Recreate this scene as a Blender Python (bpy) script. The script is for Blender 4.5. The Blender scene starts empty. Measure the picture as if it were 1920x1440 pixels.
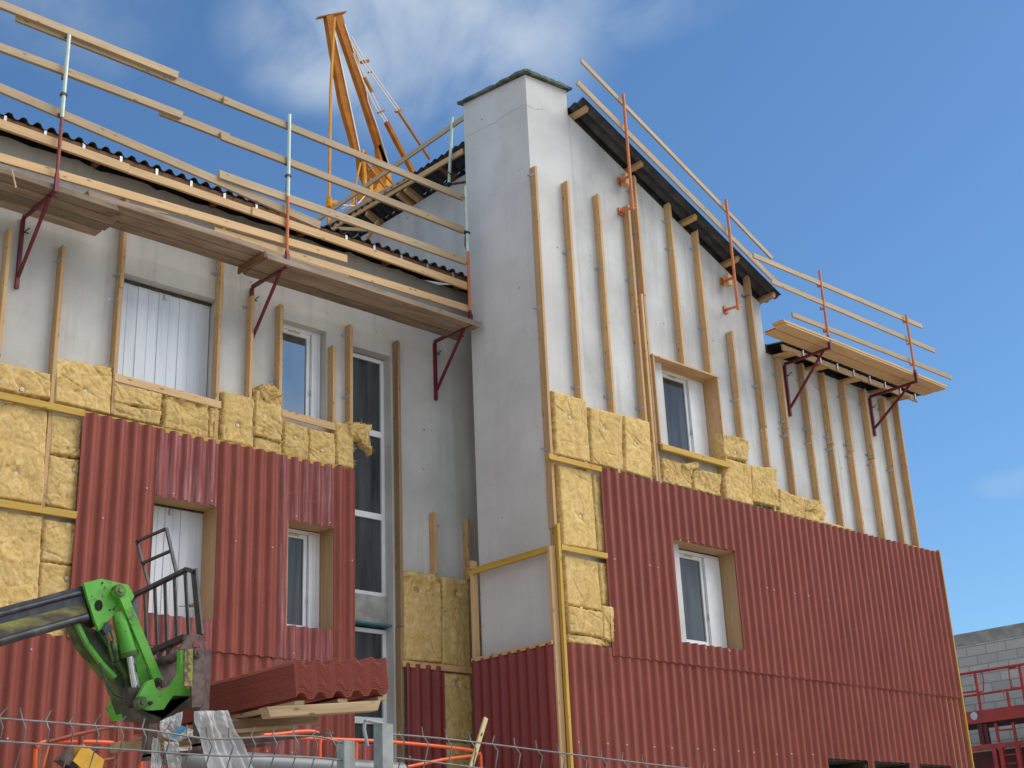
import bpy, math, random
from mathutils import Vector, Matrix, noise
random.seed(7)
GZ = 1.6                                   # eye height above the ground
# ---------------------------------------------------------------- camera solved from the vanishing points
CM = [[0.7331801847875984, -0.6787023189093956, -0.04254384728526704],
      [0.2136535633583596, 0.28929311021274284, -0.9330925201970667],
      [0.6455996991163321, 0.6750353018105401, 0.35711114489813206]]
FPX = 2549.5368
def ray(px, py):
    c = ((px-960)/FPX, (py-720)/FPX, 1.0)
    return [sum(CM[k][i]*c[k] for k in range(3)) for i in range(3)]
def PY(px, py, Y):
    r = ray(px, py); t = Y/r[1]; return Vector((r[0]*t, Y, r[2]*t+GZ))
def PX(px, py, X):
    r = ray(px, py); t = X/r[0]; return Vector((X, r[1]*t, r[2]*t+GZ))
sc = bpy.context.scene
col = sc.collection
cam = bpy.data.objects.new("camera", bpy.data.cameras.new("camera"))
col.objects.link(cam); sc.camera = cam
cam.data.sensor_width = 36; cam.data.lens = FPX/1920*36; cam.data.clip_end = 3000; cam.data.clip_start = .05
rot = Matrix(((CM[0][0], -CM[1][0], -CM[2][0]), (CM[0][1], -CM[1][1], -CM[2][1]), (CM[0][2], -CM[1][2], -CM[2][2])))
cam.matrix_world = Matrix.Translation((0, 0, GZ)) @ rot.to_4x4()

# ---------------------------------------------------------------- materials
def newmat(name):
    m = bpy.data.materials.new(name); m.use_nodes = True
    nt = m.node_tree; b = nt.nodes['Principled BSDF']
    return m, nt, b
def N(nt, t, **k):
    n = nt.nodes.new(t)
    for a, v in k.items(): setattr(n, a, v)
    return n
def L(nt, a, b): nt.links.new(a, b)
def coords(nt, scale=(1, 1, 1), rand=True):
    tc = N(nt, 'ShaderNodeTexCoord'); mp = N(nt, 'ShaderNodeMapping'); mp.inputs['Scale'].default_value = scale
    L(nt, tc.outputs['Object'], mp.inputs['Vector'])
    if rand:
        oi = N(nt, 'ShaderNodeObjectInfo'); mu = N(nt, 'ShaderNodeMath', operation='MULTIPLY'); mu.inputs[1].default_value = 37.0
        L(nt, oi.outputs['Random'], mu.inputs[0]); L(nt, mu.outputs[0], mp.inputs['Location'])
    return mp.outputs['Vector']
def nz(nt, vec, scale, detail=4, rough=.55, dist=0):
    n = N(nt, 'ShaderNodeTexNoise'); n.inputs['Scale'].default_value = scale; n.inputs['Detail'].default_value = detail
    n.inputs['Roughness'].default_value = rough; n.inputs['Distortion'].default_value = dist
    L(nt, vec, n.inputs['Vector']); return n.outputs['Fac']
def ramp(nt, fac, stops):
    r = N(nt, 'ShaderNodeValToRGB'); e = r.color_ramp.elements
    while len(e) > 1: e.remove(e[-1])
    e[0].position = stops[0][0]; c = stops[0][1]; e[0].color = (*c, 1) if len(c) == 3 else c
    for p, c in stops[1:]:
        x = e.new(p); x.color = (*c, 1)
    L(nt, fac, r.inputs['Fac']); return r.outputs['Color']
def g(v): return (v, v, v)
def mix(nt, fac, a, b, mode='MIX'):
    m = N(nt, 'ShaderNodeMix', data_type='RGBA', blend_type=mode)
    if isinstance(fac, (int, float)): m.inputs[0].default_value = fac
    else: L(nt, fac, m.inputs[0])
    for i, v in ((6, a), (7, b)):
        if isinstance(v, tuple): m.inputs[i].default_value = (*v, 1)
        else: L(nt, v, m.inputs[i])
    return m.outputs[2]
def bump(nt, b, h, strength=.3, dist=.01):
    n = N(nt, 'ShaderNodeBump'); n.inputs['Strength'].default_value = strength; n.inputs['Distance'].default_value = dist
    L(nt, h, n.inputs['Height']); L(nt, n.outputs['Normal'], b.inputs['Normal'])
def objvar(nt, colr, lo=.85, hi=1.15):
    oi = N(nt, 'ShaderNodeObjectInfo'); mr = N(nt, 'ShaderNodeMapRange'); mr.inputs[3].default_value = lo; mr.inputs[4].default_value = hi
    L(nt, oi.outputs['Random'], mr.inputs[0]); h = N(nt, 'ShaderNodeHueSaturation')
    L(nt, mr.outputs[0], h.inputs['Value']); L(nt, colr, h.inputs['Color']); return h.outputs[0]

def m_wood(name, c1, c2, knot, rough=.7, kd=.16, var=(.88, 1.1), stain=None, nails=False):
    m, nt, b = newmat(name)
    v = coords(nt, (.5, 9, 9)); gr = nz(nt, v, 3.2, 4, .55, .4)
    c = ramp(nt, gr, [(.3, c2), (.7, c1)])
    v2 = coords(nt, (1, 1, 1)); big = nz(nt, v2, 1.3, 3)
    c = mix(nt, ramp(nt, big, [(.35, g(.0)), (.75, g(.45))]), c, c2)
    vk = coords(nt, (3.2, 9, 9)); vo = N(nt, 'ShaderNodeTexVoronoi'); vo.inputs['Scale'].default_value = 1.2; L(nt, vk, vo.inputs['Vector'])
    c = mix(nt, ramp(nt, vo.outputs['Distance'], [(kd*.45, g(.85)), (kd, g(0))]), c, knot)
    if nails:
        vn = N(nt, 'ShaderNodeTexVoronoi'); vn.inputs['Scale'].default_value = 1; L(nt, coords(nt, (9, 26, 26)), vn.inputs['Vector'])
        c = mix(nt, ramp(nt, vn.outputs['Distance'], [(.10, g(.8)), (.17, g(0))]), c, (.10, .05, .03))
        dirt = nz(nt, coords(nt, (.8, 3, 3)), 1.5, 5, .6); c = mix(nt, ramp(nt, dirt, [(.5, g(0)), (.75, g(.5))]), c, (.36, .25, .15))
    if stain:
        s = nz(nt, coords(nt, (1.1, 4, 4)), 1.4, 4, .5)
        c = mix(nt, ramp(nt, s, [(.45, g(0)), (.72, g(.6))]), c, stain)
    L(nt, objvar(nt, c, *var), b.inputs['Base Color']); b.inputs['Roughness'].default_value = rough
    bump(nt, b, gr, .12, .003); return m
WOOD = m_wood('pale_timber', (.70, .48, .25), (.56, .34, .15), (.22, .09, .03))
STUD = m_wood('stud_timber', (.66, .43, .21), (.52, .30, .125), (.20, .07, .02), var=(.82, 1.1), nails=True)
RAIL = m_wood('rail_timber', (.58, .43, .26), (.42, .29, .155), (.2, .11, .05), var=(.82, 1.1), stain=(.34, .29, .22))
PLANK = m_wood('weathered_plank', (.43, .33, .24), (.25, .175, .115), (.09, .05, .03), rough=.85, stain=(.12, .075, .045), var=(.65, 1.3))
PLYW = m_wood('new_plank', (.70, .47, .24), (.55, .34, .15), (.25, .12, .04), kd=.1)
PALLETW = m_wood('pallet_timber', (.50, .36, .21), (.32, .21, .11), (.12, .07, .04), rough=.85, stain=(.2, .14, .09))
AGED = m_wood('aged_stud_timber', (.44, .28, .14), (.28, .16, .075), (.12, .05, .02), nails=True)
YWOOD = m_wood('yellow_treated_timber', (.62, .40, .07), (.46, .27, .035), (.25, .12, .02))
BROWNB = m_wood('brown_fascia_timber', (.26, .12, .05), (.16, .07, .03), (.06, .03, .015), rough=.8)
LINING = m_wood('plywood_lining', (.56, .36, .19), (.42, .26, .13), (.25, .11, .04), kd=.06)

def m_render(name, base, stain, green=False, streak=.5):
    m, nt, b = newmat(name)
    v = coords(nt, (1, 1, 1), False)
    a = nz(nt, v, .8, 6, .6); s = nz(nt, coords(nt, (5, 5, .35), False), 1.2, 5, .6, .3); f = nz(nt, v, 45, 3)
    c = mix(nt, ramp(nt, a, [(.38, g(0)), (.68, g(.7))]), base, stain)
    c = mix(nt, ramp(nt, s, [(.5, g(0)), (.78, g(streak))]), c, stain)
    pit = nz(nt, v, 14, 2); c = mix(nt, ramp(nt, pit, [(.70, g(0)), (.76, g(.35))]), c, tuple(x*.5 for x in stain))
    vh = N(nt, 'ShaderNodeTexVoronoi'); vh.inputs['Scale'].default_value = 2.6; L(nt, v, vh.inputs['Vector'])
    c = mix(nt, ramp(nt, vh.outputs['Distance'], [(.028, g(.9)), (.05, g(0))]), c, tuple(x*.3 for x in stain))
    pt = nz(nt, coords(nt, (1, 1, .6), False), 2.1, 8, .7, .8); c = mix(nt, ramp(nt, pt, [(.60, g(0)), (.68, g(.2))]), c, tuple(x*.85 for x in stain))
    c = mix(nt, ramp(nt, f, [(.3, g(.10)), (.7, g(0))]), c, stain)
    L(nt, c, b.inputs['Base Color']); b.inputs['Roughness'].default_value = .9; b.inputs['Specular IOR Level'].default_value = .25
    bump(nt, b, f, .25, .004); return m
RENDER = m_render('grey_wall_render', (.62, .60, .555), (.40, .385, .35), streak=.65)
RENDERB = m_render('pale_wall_render', (.67, .67, .66), (.38, .375, .36), streak=.8)
TOWER = m_render('tower_render', (.68, .67, .655), (.50, .49, .475), streak=.4)
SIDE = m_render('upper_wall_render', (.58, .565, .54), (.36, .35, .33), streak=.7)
def m_plain(name, c1, c2, scale=8, rough=.5, metal=0, bs=.15, thr=(.4, .65), spec=.5, stretch=(1, 1, 1), det=5):
    m, nt, b = newmat(name); v = coords(nt, stretch)
    n = nz(nt, v, scale, det, .6); L(nt, ramp(nt, n, [(thr[0], c1), (thr[1], c2)]), b.inputs['Base Color'])
    b.inputs['Roughness'].default_value = rough; b.inputs['Metallic'].default_value = metal; b.inputs['Specular IOR Level'].default_value = spec
    bump(nt, b, nz(nt, v, scale*4, 3), bs, .003); return m
MOSS = m_plain('mossy_concrete', (.05, .075, .045), (.20, .22, .18), 9, .95)
CONC = m_plain('rough_concrete', (.28, .27, .24), (.40, .385, .35), 5, .95, bs=.8)
DARKROOF = m_plain('dark_fibre_cement', (.035, .037, .042), (.075, .078, .085), 5, .75)
GALV = m_plain('galvanised_steel', (.42, .45, .47), (.58, .60, .62), 14, .4, .7)
GALVG = m_plain('zinc_passivated_steel', (.50, .62, .50), (.66, .70, .62), 6, .45, .15)
WIRE = m_plain('dull_steel_wire', (.14, .135, .13), (.22, .21, .20), 20, .5, .3)
POSTG = m_plain('dull_galvanised_post', (.24, .25, .24), (.36, .37, .35), 16, .6, .2)
ORANGE = m_plain('orange_paint', (.62, .17, .035), (.40, .11, .04), 7, .5, thr=(.45, .75))
BRIGHTOR = m_plain('bright_orange_paint', (.85, .13, .03), (.60, .11, .04), 6, .4, thr=(.5, .8))
RUSTRAIL = m_plain('rusty_red_paint', (.30, .06, .03), (.15, .045, .03), 9, .6)
MAROON = m_plain('maroon_paint', (.17, .008, .022), (.10, .012, .02), 8, .45)
REDP = m_plain('red_platform_paint', (.42, .035, .03), (.24, .03, .03), 5, .5)
REDD = m_plain('dark_red_paint', (.12, .01, .012), (.06, .01, .01), 5, .6)
CRANE = m_plain('crane_orange', (.66, .29, .025), (.52, .21, .02), 2, .6, spec=.2)
CRANEB = m_plain('crane_brown_orange', (.40, .14, .012), (.30, .095, .01), 2, .7, spec=.15)
CRANEW = m_plain('crane_cable', (.75, .62, .50), (.65, .55, .45), 2, .5)
PVC = m_plain('white_pvc', (.80, .81, .82), (.72, .73, .74), 3, .35, bs=.02)
SHUT = m_plain('white_shutter', (.72, .75, .78), (.62, .65, .68), 2, .4, bs=.03, stretch=(3, 3, .3))
TEAL = m_plain('blue_green_sill_paint', (.03, .13, .16), (.08, .20, .22), 8, .5)
BLACK = m_plain('black_steel', (.035, .037, .042), (.10, .10, .11), 6, .35, .3, thr=(.45, .7))
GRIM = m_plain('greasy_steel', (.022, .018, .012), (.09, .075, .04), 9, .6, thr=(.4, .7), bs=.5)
RUST = m_plain('rusted_steel', (.07, .042, .034), (.155, .11, .095), 12, .75, thr=(.35, .65), bs=.4)
RUSTG = m_plain('flaking_green_steel', (.10, .055, .035), (.25, .26, .06), 26, .7, thr=(.42, .58), bs=.4)
MUD = m_plain('muddy_boom_side', (.06, .045, .03), (.26, .26, .05), 5, .7, thr=(.45, .7), bs=.5, stretch=(.6, 1, 2))
CHROME = m_plain('chrome_rod', (.75, .75, .75), (.6, .6, .6), 3, .12, 1, bs=.01)
GREYP = m_plain('grey_plastic_pipe', (.13, .133, .14), (.19, .19, .2), 3, .4)
YELP = m_plain('yellow_paint', (.72, .40, .03), (.58, .30, .03), 5, .5)
BLUEP = m_plain('blue_print', (.02, .16, .30), (.03, .22, .36), 30, .5)
CREAM = m_plain('cream_aluminium', (.62, .52, .25), (.55, .45, .2), 5, .4)
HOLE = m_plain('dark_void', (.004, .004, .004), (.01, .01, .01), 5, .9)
WASH = m_plain('washer_plastic', (.70, .62, .50), (.55, .45, .30), 30, .5)
SCREW = m_plain('screw_cap', (.80, .62, .60), (.7, .5, .5), 30, .35)
CURT = m_plain('room_behind', (.05, .05, .055), (.09, .09, .1), 2, .9)
# machine green with scratches and grease
def m_green():
    m, nt, b = newmat('green_machine_paint'); v = coords(nt)
    c = ramp(nt, nz(nt, v, 3, 5), [(.35, (.085, .36, .03)), (.7, (.15, .47, .055))])
    c = mix(nt, ramp(nt, nz(nt, v, 9, 6, .7), [(.56, g(0)), (.68, g(.85))]), c, (.05, .05, .02))
    c = mix(nt, ramp(nt, nz(nt, v, 40, 3), [(.68, g(0)), (.73, g(.9))]), c, (.02, .015, .01))
    L(nt, c, b.inputs['Base Color']); b.inputs['Roughness'].default_value = .38; bump(nt, b, nz(nt, v, 30), .15, .003); return m
GREEN = m_green()
DGREEN = m_plain('oily_green_paint', (.03, .05, .015), (.14, .26, .04), 6, .5, thr=(.45, .72), bs=.4)
# red corrugated sheets
def m_red(name, base, pale, bloom, rough):
    m, nt, b = newmat(name); v = coords(nt, (1, 1, 1))
    c = ramp(nt, nz(nt, v, 2.2, 5), [(.3, base), (.75, tuple(x*1.22 for x in base))])
    st = nz(nt, coords(nt, (16, 16, .8)), 1.5, 5, .65)
    c = mix(nt, ramp(nt, st, [(.48, g(0)), (.75, g(bloom))]), c, pale)
    sc_ = nz(nt, coords(nt, (1.2, 1.2, 3)), 2.4, 7, .7, 1.2); c = mix(nt, ramp(nt, sc_, [(.60, g(0)), (.70, g(.22))]), c, pale)
    dk = nz(nt, coords(nt, (7, 7, .6)), 1.1, 4, .6); c = mix(nt, ramp(nt, dk, [(.55, g(0)), (.75, g(.4))]), c, tuple(x*.55 for x in base))
    sp = nz(nt, v, 90, 2); c = mix(nt, ramp(nt, sp, [(.72, g(0)), (.76, g(.5))]), c, pale)
    L(nt, objvar(nt, c, .97, 1.04), b.inputs['Base Color']); b.inputs['Roughness'].default_value = rough; b.inputs['Specular IOR Level'].default_value = .35
    bump(nt, b, nz(nt, v, 120, 2), .12, .002); return m
RED = m_red('red_fibre_cement', (.232, .052, .033), (.40, .16, .12), .32, .55)
REDN = m_red('red_fibre_cement_bloomed', (.235, .056, .046), (.50, .27, .26), .8, .4)
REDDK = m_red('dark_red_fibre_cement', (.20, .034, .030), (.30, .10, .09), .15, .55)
REDST = m_red('stacked_red_sheet', (.27, .058, .040), (.36, .13, .1), .15, .65)
# mineral wool
def m_wool():
    m, nt, b = newmat('yellow_mineral_wool'); v = coords(nt, (1, 1, 1))
    w = nz(nt, v, 7, 8, .62, 2.2); f = nz(nt, v, 30, 7, .72, 3.5)
    c = ramp(nt, w, [(.24, (.38, .22, .06)), (.42, (.64, .435, .155)), (.7, (.82, .61, .30))])
    c = mix(nt, ramp(nt, f, [(.34, g(.35)), (.55, g(0))]), c, (.56, .37, .12))
    br = nz(nt, v, 2.6, 5, .6); c = mix(nt, ramp(nt, br, [(.52, g(0)), (.75, g(.6))]), c, (.60, .40, .14))
    L(nt, objvar(nt, c, .92, 1.06), b.inputs['Base Color']); b.inputs['Roughness'].default_value = .95; b.inputs['Specular IOR Level'].default_value = .1
    ad = N(nt, 'ShaderNodeMath', operation='ADD'); L(nt, w, ad.inputs[0]); L(nt, f, ad.inputs[1])
    bump(nt, b, ad.outputs[0], .6, .012); return m
WOOL = m_wool()
def m_glass(name, base, ior, rough=.03):
    m, nt, b = newmat(name); v = coords(nt, (4, 1, .35), False)
    L(nt, ramp(nt, nz(nt, v, 1.6, 3), [(.38, base), (.6, tuple(x*2.3 for x in base))]), b.inputs['Base Color'])
    b.inputs['Roughness'].default_value = rough; b.inputs['IOR'].default_value = ior; return m
GLASS = m_glass('dark_window_glass', (.030, .034, .037), 1.5, .06)
GLASSB = m_glass('sky_reflecting_glass', (.02, .03, .04), 3.2)
def m_film():
    m, nt, b = newmat('plastic_film'); v = coords(nt)
    L(nt, ramp(nt, nz(nt, v, 5, 4), [(.3, (.50, .50, .49)), (.7, (.74, .74, .73))]), b.inputs['Base Color'])
    b.inputs['Roughness'].default_value = .5; b.inputs['Alpha'].default_value = .78; b.inputs['Subsurface Weight'].default_value = .3; b.inputs['Subsurface Radius'].default_value = (.1, .1, .1); b.inputs['Transmission Weight'].default_value = .15
    bump(nt, b, nz(nt, v, 14, 5, .6, 1), .3, .01); return m
FILM = m_film()
def m_block():
    m, nt, b = newmat('concrete_blockwork'); tc = N(nt, 'ShaderNodeTexCoord'); sp = N(nt, 'ShaderNodeSeparateXYZ'); cb = N(nt, 'ShaderNodeCombineXYZ')
    L(nt, tc.outputs['Object'], sp.inputs[0]); L(nt, sp.outputs['Y'], cb.inputs['X']); L(nt, sp.outputs['Z'], cb.inputs['Y'])
    br = N(nt, 'ShaderNodeTexBrick'); L(nt, cb.outputs[0], br.inputs['Vector'])
    for k, x in (('Scale', 1), ('Brick Width', .5), ('Row Height', .22), ('Mortar Size', .012), ('Mortar Smooth', .3)): br.inputs[k].default_value = x
    br.inputs['Color1'].default_value = (.60, .585, .53, 1); br.inputs['Color2'].default_value = (.46, .45, .41, 1); br.inputs['Mortar'].default_value = (.27, .26, .24, 1)
    v = tc.outputs['Object']; c = mix(nt, ramp(nt, nz(nt, v, 3, 6, .65), [(.4, g(0)), (.7, g(.6))]), br.outputs['Color'], (.42, .41, .37))
    L(nt, c, b.inputs['Base Color']); b.inputs['Roughness'].default_value = .95
    ad = N(nt, 'ShaderNodeMath', operation='ADD'); L(nt, br.outputs['Fac'], ad.inputs[0]); L(nt, nz(nt, v, 30), ad.inputs[1]); bump(nt, b, ad.outputs[0], .5, .01)
    return m
BLOCK = m_block()
GROUND = m_plain('gravel_ground', (.40, .35, .28), (.54, .48, .39), 3, .95, bs=.8)

# ---------------------------------------------------------------- mesh helpers
WM = {}
class MB:
    def __init__(s): s.v = []; s.f = []; s.sm = []
    def add(s, vs, fs, smooth=False):
        o = len(s.v); s.v += [Vector(p) for p in vs]; s.f += [tuple(i+o for i in f) for f in fs]; s.sm += [smooth]*len(fs); return s
    def box(s, x0, x1, y0, y1, z0, z1):
        return s.hexa([(x0, y0, z0), (x1, y0, z0), (x1, y1, z0), (x0, y1, z0), (x0, y0, z1), (x1, y0, z1), (x1, y1, z1), (x0, y1, z1)])
    def hexa(s, p): return s.add(p, [(0, 3, 2, 1), (4, 5, 6, 7), (0, 1, 5, 4), (1, 2, 6, 5), (2, 3, 7, 6), (3, 0, 4, 7)])
    def bar(s, p, q, w, h, up=(0, 0, 1)):
        p, q = Vector(p), Vector(q); d = (q-p).normalized(); u = Vector(up); sd = d.cross(u).normalized(); u = sd.cross(d)
        a = sd*w/2; b = u*h/2
        return s.hexa([p-a-b, p+a-b, p+a+b, p-a+b, q-a-b, q+a-b, q+a+b, q-a+b])
    def tube(s, pts, r, n=10, caps=True):
        pts = [Vector(p) for p in pts]; rings = []
        for i, p in enumerate(pts):
            d = (pts[min(i+1, len(pts)-1)]-pts[max(i-1, 0)]).normalized()
            u = Vector((0, 0, 1)) if abs(d.z) < .9 else Vector((1, 0, 0)); a = d.cross(u).normalized(); b = a.cross(d)
            rr = r[i] if isinstance(r, (list, tuple)) else r
            rings.append([p+(a*math.cos(2*math.pi*k/n)+b*math.sin(2*math.pi*k/n))*rr for k in range(n)])
        vs = [v for rg in rings for v in rg]; fs = []
        for i in range(len(rings)-1):
            for k in range(n): fs.append((i*n+k, i*n+(k+1) % n, (i+1)*n+(k+1) % n, (i+1)*n+k))
        s.add(vs, fs, True)
        if caps:
            s.add(rings[0], [tuple(range(n))[::-1]]); s.add(rings[-1], [tuple(range(n))])
        return s
    def prism(s, pts, ext):
        pts = [Vector(p) for p in pts]; n = len(pts); e = Vector(ext)
        return s.add(pts+[p+e for p in pts], [tuple(range(n))[::-1], tuple(range(n, 2*n))]+[(i, (i+1) % n, n+(i+1) % n, n+i) for i in range(n)])
    def build(s, name, mat, parent=None, origin=None):
        me = bpy.data.meshes.new(name)
        if origin is None:
            if parent is not None: origin = WM[parent.name].translation.copy()
            else:
                zs = min(v.z for v in s.v); cx = sum(v.x for v in s.v)/len(s.v); cy = sum(v.y for v in s.v)/len(s.v); origin = Vector((cx, cy, zs))
        origin = Vector(origin)
        me.from_pydata([v-origin for v in s.v], [], s.f); me.polygons.foreach_set('use_smooth', s.sm); me.materials.append(mat); me.update()
        return link(bpy.data.objects.new(name, me), Matrix.Translation(origin), parent)
def link(o, mw, parent=None):
    col.objects.link(o)
    if parent is not None:
        o.parent = parent; o.matrix_local = WM[parent.name].inverted() @ mw
    else: o.matrix_local = mw
    WM[o.name] = mw; return o
def tag(o, label=None, cat=None, group=None, kind=None):
    if label: o['label'] = label
    if cat: o['category'] = cat
    if group: o['group'] = group
    if kind: o['kind'] = kind
    return o
def empty(name, loc, label, cat, group=None):
    o = bpy.data.objects.new(name, None); o.empty_display_size = .2
    link(o, Matrix.Translation(Vector(loc))); return tag(o, label, cat, group)
def board(name, p, q, t, h, mat, parent=None, up=(0, 0, 1), warp=.0):
    """timber whose grain follows its length: local X runs from p to q, t = thickness, h = height along up"""
    p, q = Vector(p), Vector(q); d = q-p; Ln = d.length; d.normalize(); u = Vector(up); sd = u.cross(d).normalized(); u = d.cross(sd)
    n = max(1, int(Ln/.5)) if warp else 1; vs = []; fs = []
    sl = [random.uniform(-.4, .4)*t for _ in range(2)]
    for i in range(n+1):
        x = Ln*i/n; w = warp*math.sin(math.pi*i/n)*random.uniform(.6, 1.3) if warp else 0
        for a, b in ((-1, -1), (1, -1), (1, 1), (-1, 1)):
            vs.append((x+(sl[0] if i == 0 else sl[1] if i == n else 0)*b*.5, a*t/2, b*h/2+w))
    for i in range(n):
        k = 4*i
        for a, b in ((0, 1), (1, 2), (2, 3), (3, 0)): fs.append((k+a, k+4+a, k+4+b, k+b))
    fs += [(0, 1, 2, 3), (4*n+3, 4*n+2, 4*n+1, 4*n)]
    me = bpy.data.meshes.new(name); me.from_pydata(vs, [], fs); me.materials.append(mat); me.update()
    import bmesh
    bm = bmesh.new(); bm.from_mesh(me); bmesh.ops.recalc_face_normals(bm, faces=bm.faces)
    e = [x for x in bm.edges if len(x.link_faces) == 2 and x.calc_face_angle() > .5]
    bmesh.ops.bevel(bm, geom=e, offset=min(t, h)*.07, segments=1, affect='EDGES'); bm.to_mesh(me); bm.free()
    mw = Matrix((( d.x, sd.x, u.x, p.x), (d.y, sd.y, u.y, p.y), (d.z, sd.z, u.z, p.z), (0, 0, 0, 1)))
    return link(bpy.data.objects.new(name, me), mw, parent)
PIT = .177
def corr(mb, O, U, V, Nn, u0, u1, v0, v1, ph=0, amp=.028, th=.0065, holes=(), n=10, sag=None):
    """corrugated sheet in the frame (O; U across the waves, V along them, N out)"""
    O, U, V, Nn = Vector(O), Vector(U), Vector(V), Vector(Nn)
    st = PIT/n; us = [u0]; k = math.ceil((u0-ph)/st+1e-6)
    while ph+k*st < u1-1e-6: us.append(ph+k*st); k += 1
    us.append(u1); vs = [v0, v1]
    for h in holes:
        for a in h[:2]:
            if u0 < a < u1: us.append(a)
        for a in h[2:]:
            if v0 < a < v1: vs.append(a)
    us = sorted(set(round(a, 5) for a in us)); vs = sorted(set(round(a, 5) for a in vs))
    def P(u, v, off):
        t = 2*math.pi*(u-ph)/PIT; return O+U*u+V*v+Nn*(amp*(math.cos(t)-.13*math.cos(3*t))/.92+off)
    cell = {}
    for i in range(len(us)-1):
        for j in range(len(vs)-1):
            cu = (us[i]+us[i+1])/2; cv = (vs[j]+vs[j+1])/2
            if not any(h[0] < cu < h[1] and h[2] < cv < h[3] for h in holes): cell[i, j] = 1
    for off, rev in ((0, False), (-th, True)):
        pts = [P(u, v, off) for u in us for v in vs]; nv = len(vs); fs = []
        for (i, j) in cell:
            f = (i*nv+j, (i+1)*nv+j, (i+1)*nv+j+1, i*nv+j+1); fs.append(f[::-1] if rev else f)
        mb.add(pts, fs, True)
    for (i, j) in cell:
        for di, dj, a, b in ((0, -1, (i, j), (i+1, j)), (0, 1, (i+1, j+1), (i, j+1)), (-1, 0, (i, j+1), (i, j)), (1, 0, (i+1, j), (i+1, j+1))):
            if (i+di, j+dj) not in cell:
                A = (us[a[0]], vs[a[1]]); B = (us[b[0]], vs[b[1]])
                mb.add([P(*A, 0), P(*B, 0), P(*B, -th), P(*A, -th)], [(0, 3, 2, 1)])
    return mb

# ================================================================ SETTING
gm = MB(); gm.add([(-600, -600, 0), (900, -600, 0), (900, 900, 0), (-600, 900, 0)], [(0, 1, 2, 3)])
tag(gm.build('ground', GROUND, origin=(0, 0, 0)), kind='structure')

WA, WB, XT, XS = 14.375, 12.37, 12.40, 13.28       # wall planes: recessed facade, front facade, tower face, side wall
CA, CB, CC = 14.205, 12.20, 12.22                    # mid planes of the corrugated sheets
Z = lambda z: z+GZ
bld = empty('building', (12, 14, 0), 'grey rendered building with tower, half clad in red corrugated sheets over yellow insulation', 'building')

def wall(name, mat, y, x0, x1, z0, z1, holes, depth=.2, poly=None):
    mb = MB(); xs = sorted({x0, x1, *[h[0] for h in holes], *[h[1] for h in holes]}); zs = sorted({z0, z1, *[h[2] for h in holes], *[h[3] for h in holes]})
    for i in range(len(xs)-1):
        for j in range(len(zs)-1):
            cx, cz = (xs[i]+xs[i+1])/2, (zs[j]+zs[j+1])/2
            if any(h[0] < cx < h[1] and h[2] < cz < h[3] for h in holes): continue
            mb.add([(xs[i], y, zs[j]), (xs[i+1], y, zs[j]), (xs[i+1], y, zs[j+1]), (xs[i], y, zs[j+1])], [(0, 1, 2, 3)])
    for a, b, c, d in holes:
        e = y+depth
        mb.add([(a, y, c), (b, y, c), (b, e, c), (a, e, c)], [(0, 1, 2, 3)]); mb.add([(a, y, d), (b, y, d), (b, e, d), (a, e, d)], [(3, 2, 1, 0)])
        mb.add([(a, y, c), (a, e, c), (a, e, d), (a, y, d)], [(0, 1, 2, 3)]); mb.add([(b, y, c), (b, e, c), (b, e, d), (b, y, d)], [(3, 2, 1, 0)])
    if poly: mb.add([(x, y, z) for x, z in poly], [tuple(range(len(poly)))])
    return mb.build(name, mat, bld)
OPA = {'shutter': (7.13, 8.47, Z(6.13), Z(7.58)), 'up': (9.42, 10.21, Z(6.2), Z(7.58)), 'tall': (10.62, 11.34, Z(-.9), Z(7.48)),
       'low1': (7.56, 8.52, Z(3.28), Z(4.77)), 'low2': (9.5, 10.28, Z(3.34), Z(4.76))}
wall('wall', RENDER, WA, 1.0, XS, 0, Z(8.97), list(OPA.values()))
OPB = {'up': (15.0, 16.18, Z(6.19), Z(7.62)), 'low': (15.02, 16.16, Z(3.30), Z(4.81)),
       'g1': (17.93, 18.9, Z(.5), Z(1.84)), 'g2': (19.2, 20.18, Z(.5), Z(1.84)), 'g3': (20.5, 21.44, Z(.5), Z(1.84))}
def vz(x): return Z(11.31-.437*(x-13.32))
wall('wall', RENDERB, WB, XS, 21.6, 0, Z(8.6), list(OPB.values()),
     poly=[(XS, Z(8.6)), (17.74, Z(8.6)), (17.74, vz(17.74)), (XS, vz(XS))])
# tower with a sloping capped top
mb = MB(); t = [(XT, WB), (XS, WB), (XS, 13.79), (XT, 13.79)]; tz = [Z(11.68), Z(11.76), Z(11.93), Z(11.87)]
mb.hexa([(x, y, 0) for x, y in t]+[(t[i][0], t[i][1], tz[i]) for i in range(4)]); mb.build('tower', TOWER, bld)
# a slab with broken, mossy edges
mb = MB(); o = .07; cc = [(XT-o, WB-o), (XS+o, WB-o), (XS+o, 13.79+o), (XT-o, 13.79+o)]
ring = []
for k in range(4):
    (x0, y0), (x1, y1) = cc[k], cc[(k+1) % 4]; za, zb = tz[k], tz[(k+1) % 4]
    for j in range(14):
        f = j/14; jit = random.uniform(-.012, .012)
        ring.append((x0+(x1-x0)*f+jit, y0+(y1-y0)*f+jit, za+(zb-za)*f))
n = len(ring)
top = [(x, y, z+.045+random.uniform(-.008, .014)) for x, y, z in ring]
ct = (12.84, 13.08, Z(11.9)+.02)
mb.add([(x, y, z+.003) for x, y, z in ring]+top+[ct], [tuple(range(n))[::-1]]+[(i, (i+1) % n, n+(i+1) % n, n+i) for i in range(n)]+[(n+i, n+(i+1) % n, 2*n) for i in range(n)])
mb.build('tower_cap', MOSS, bld)
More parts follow.
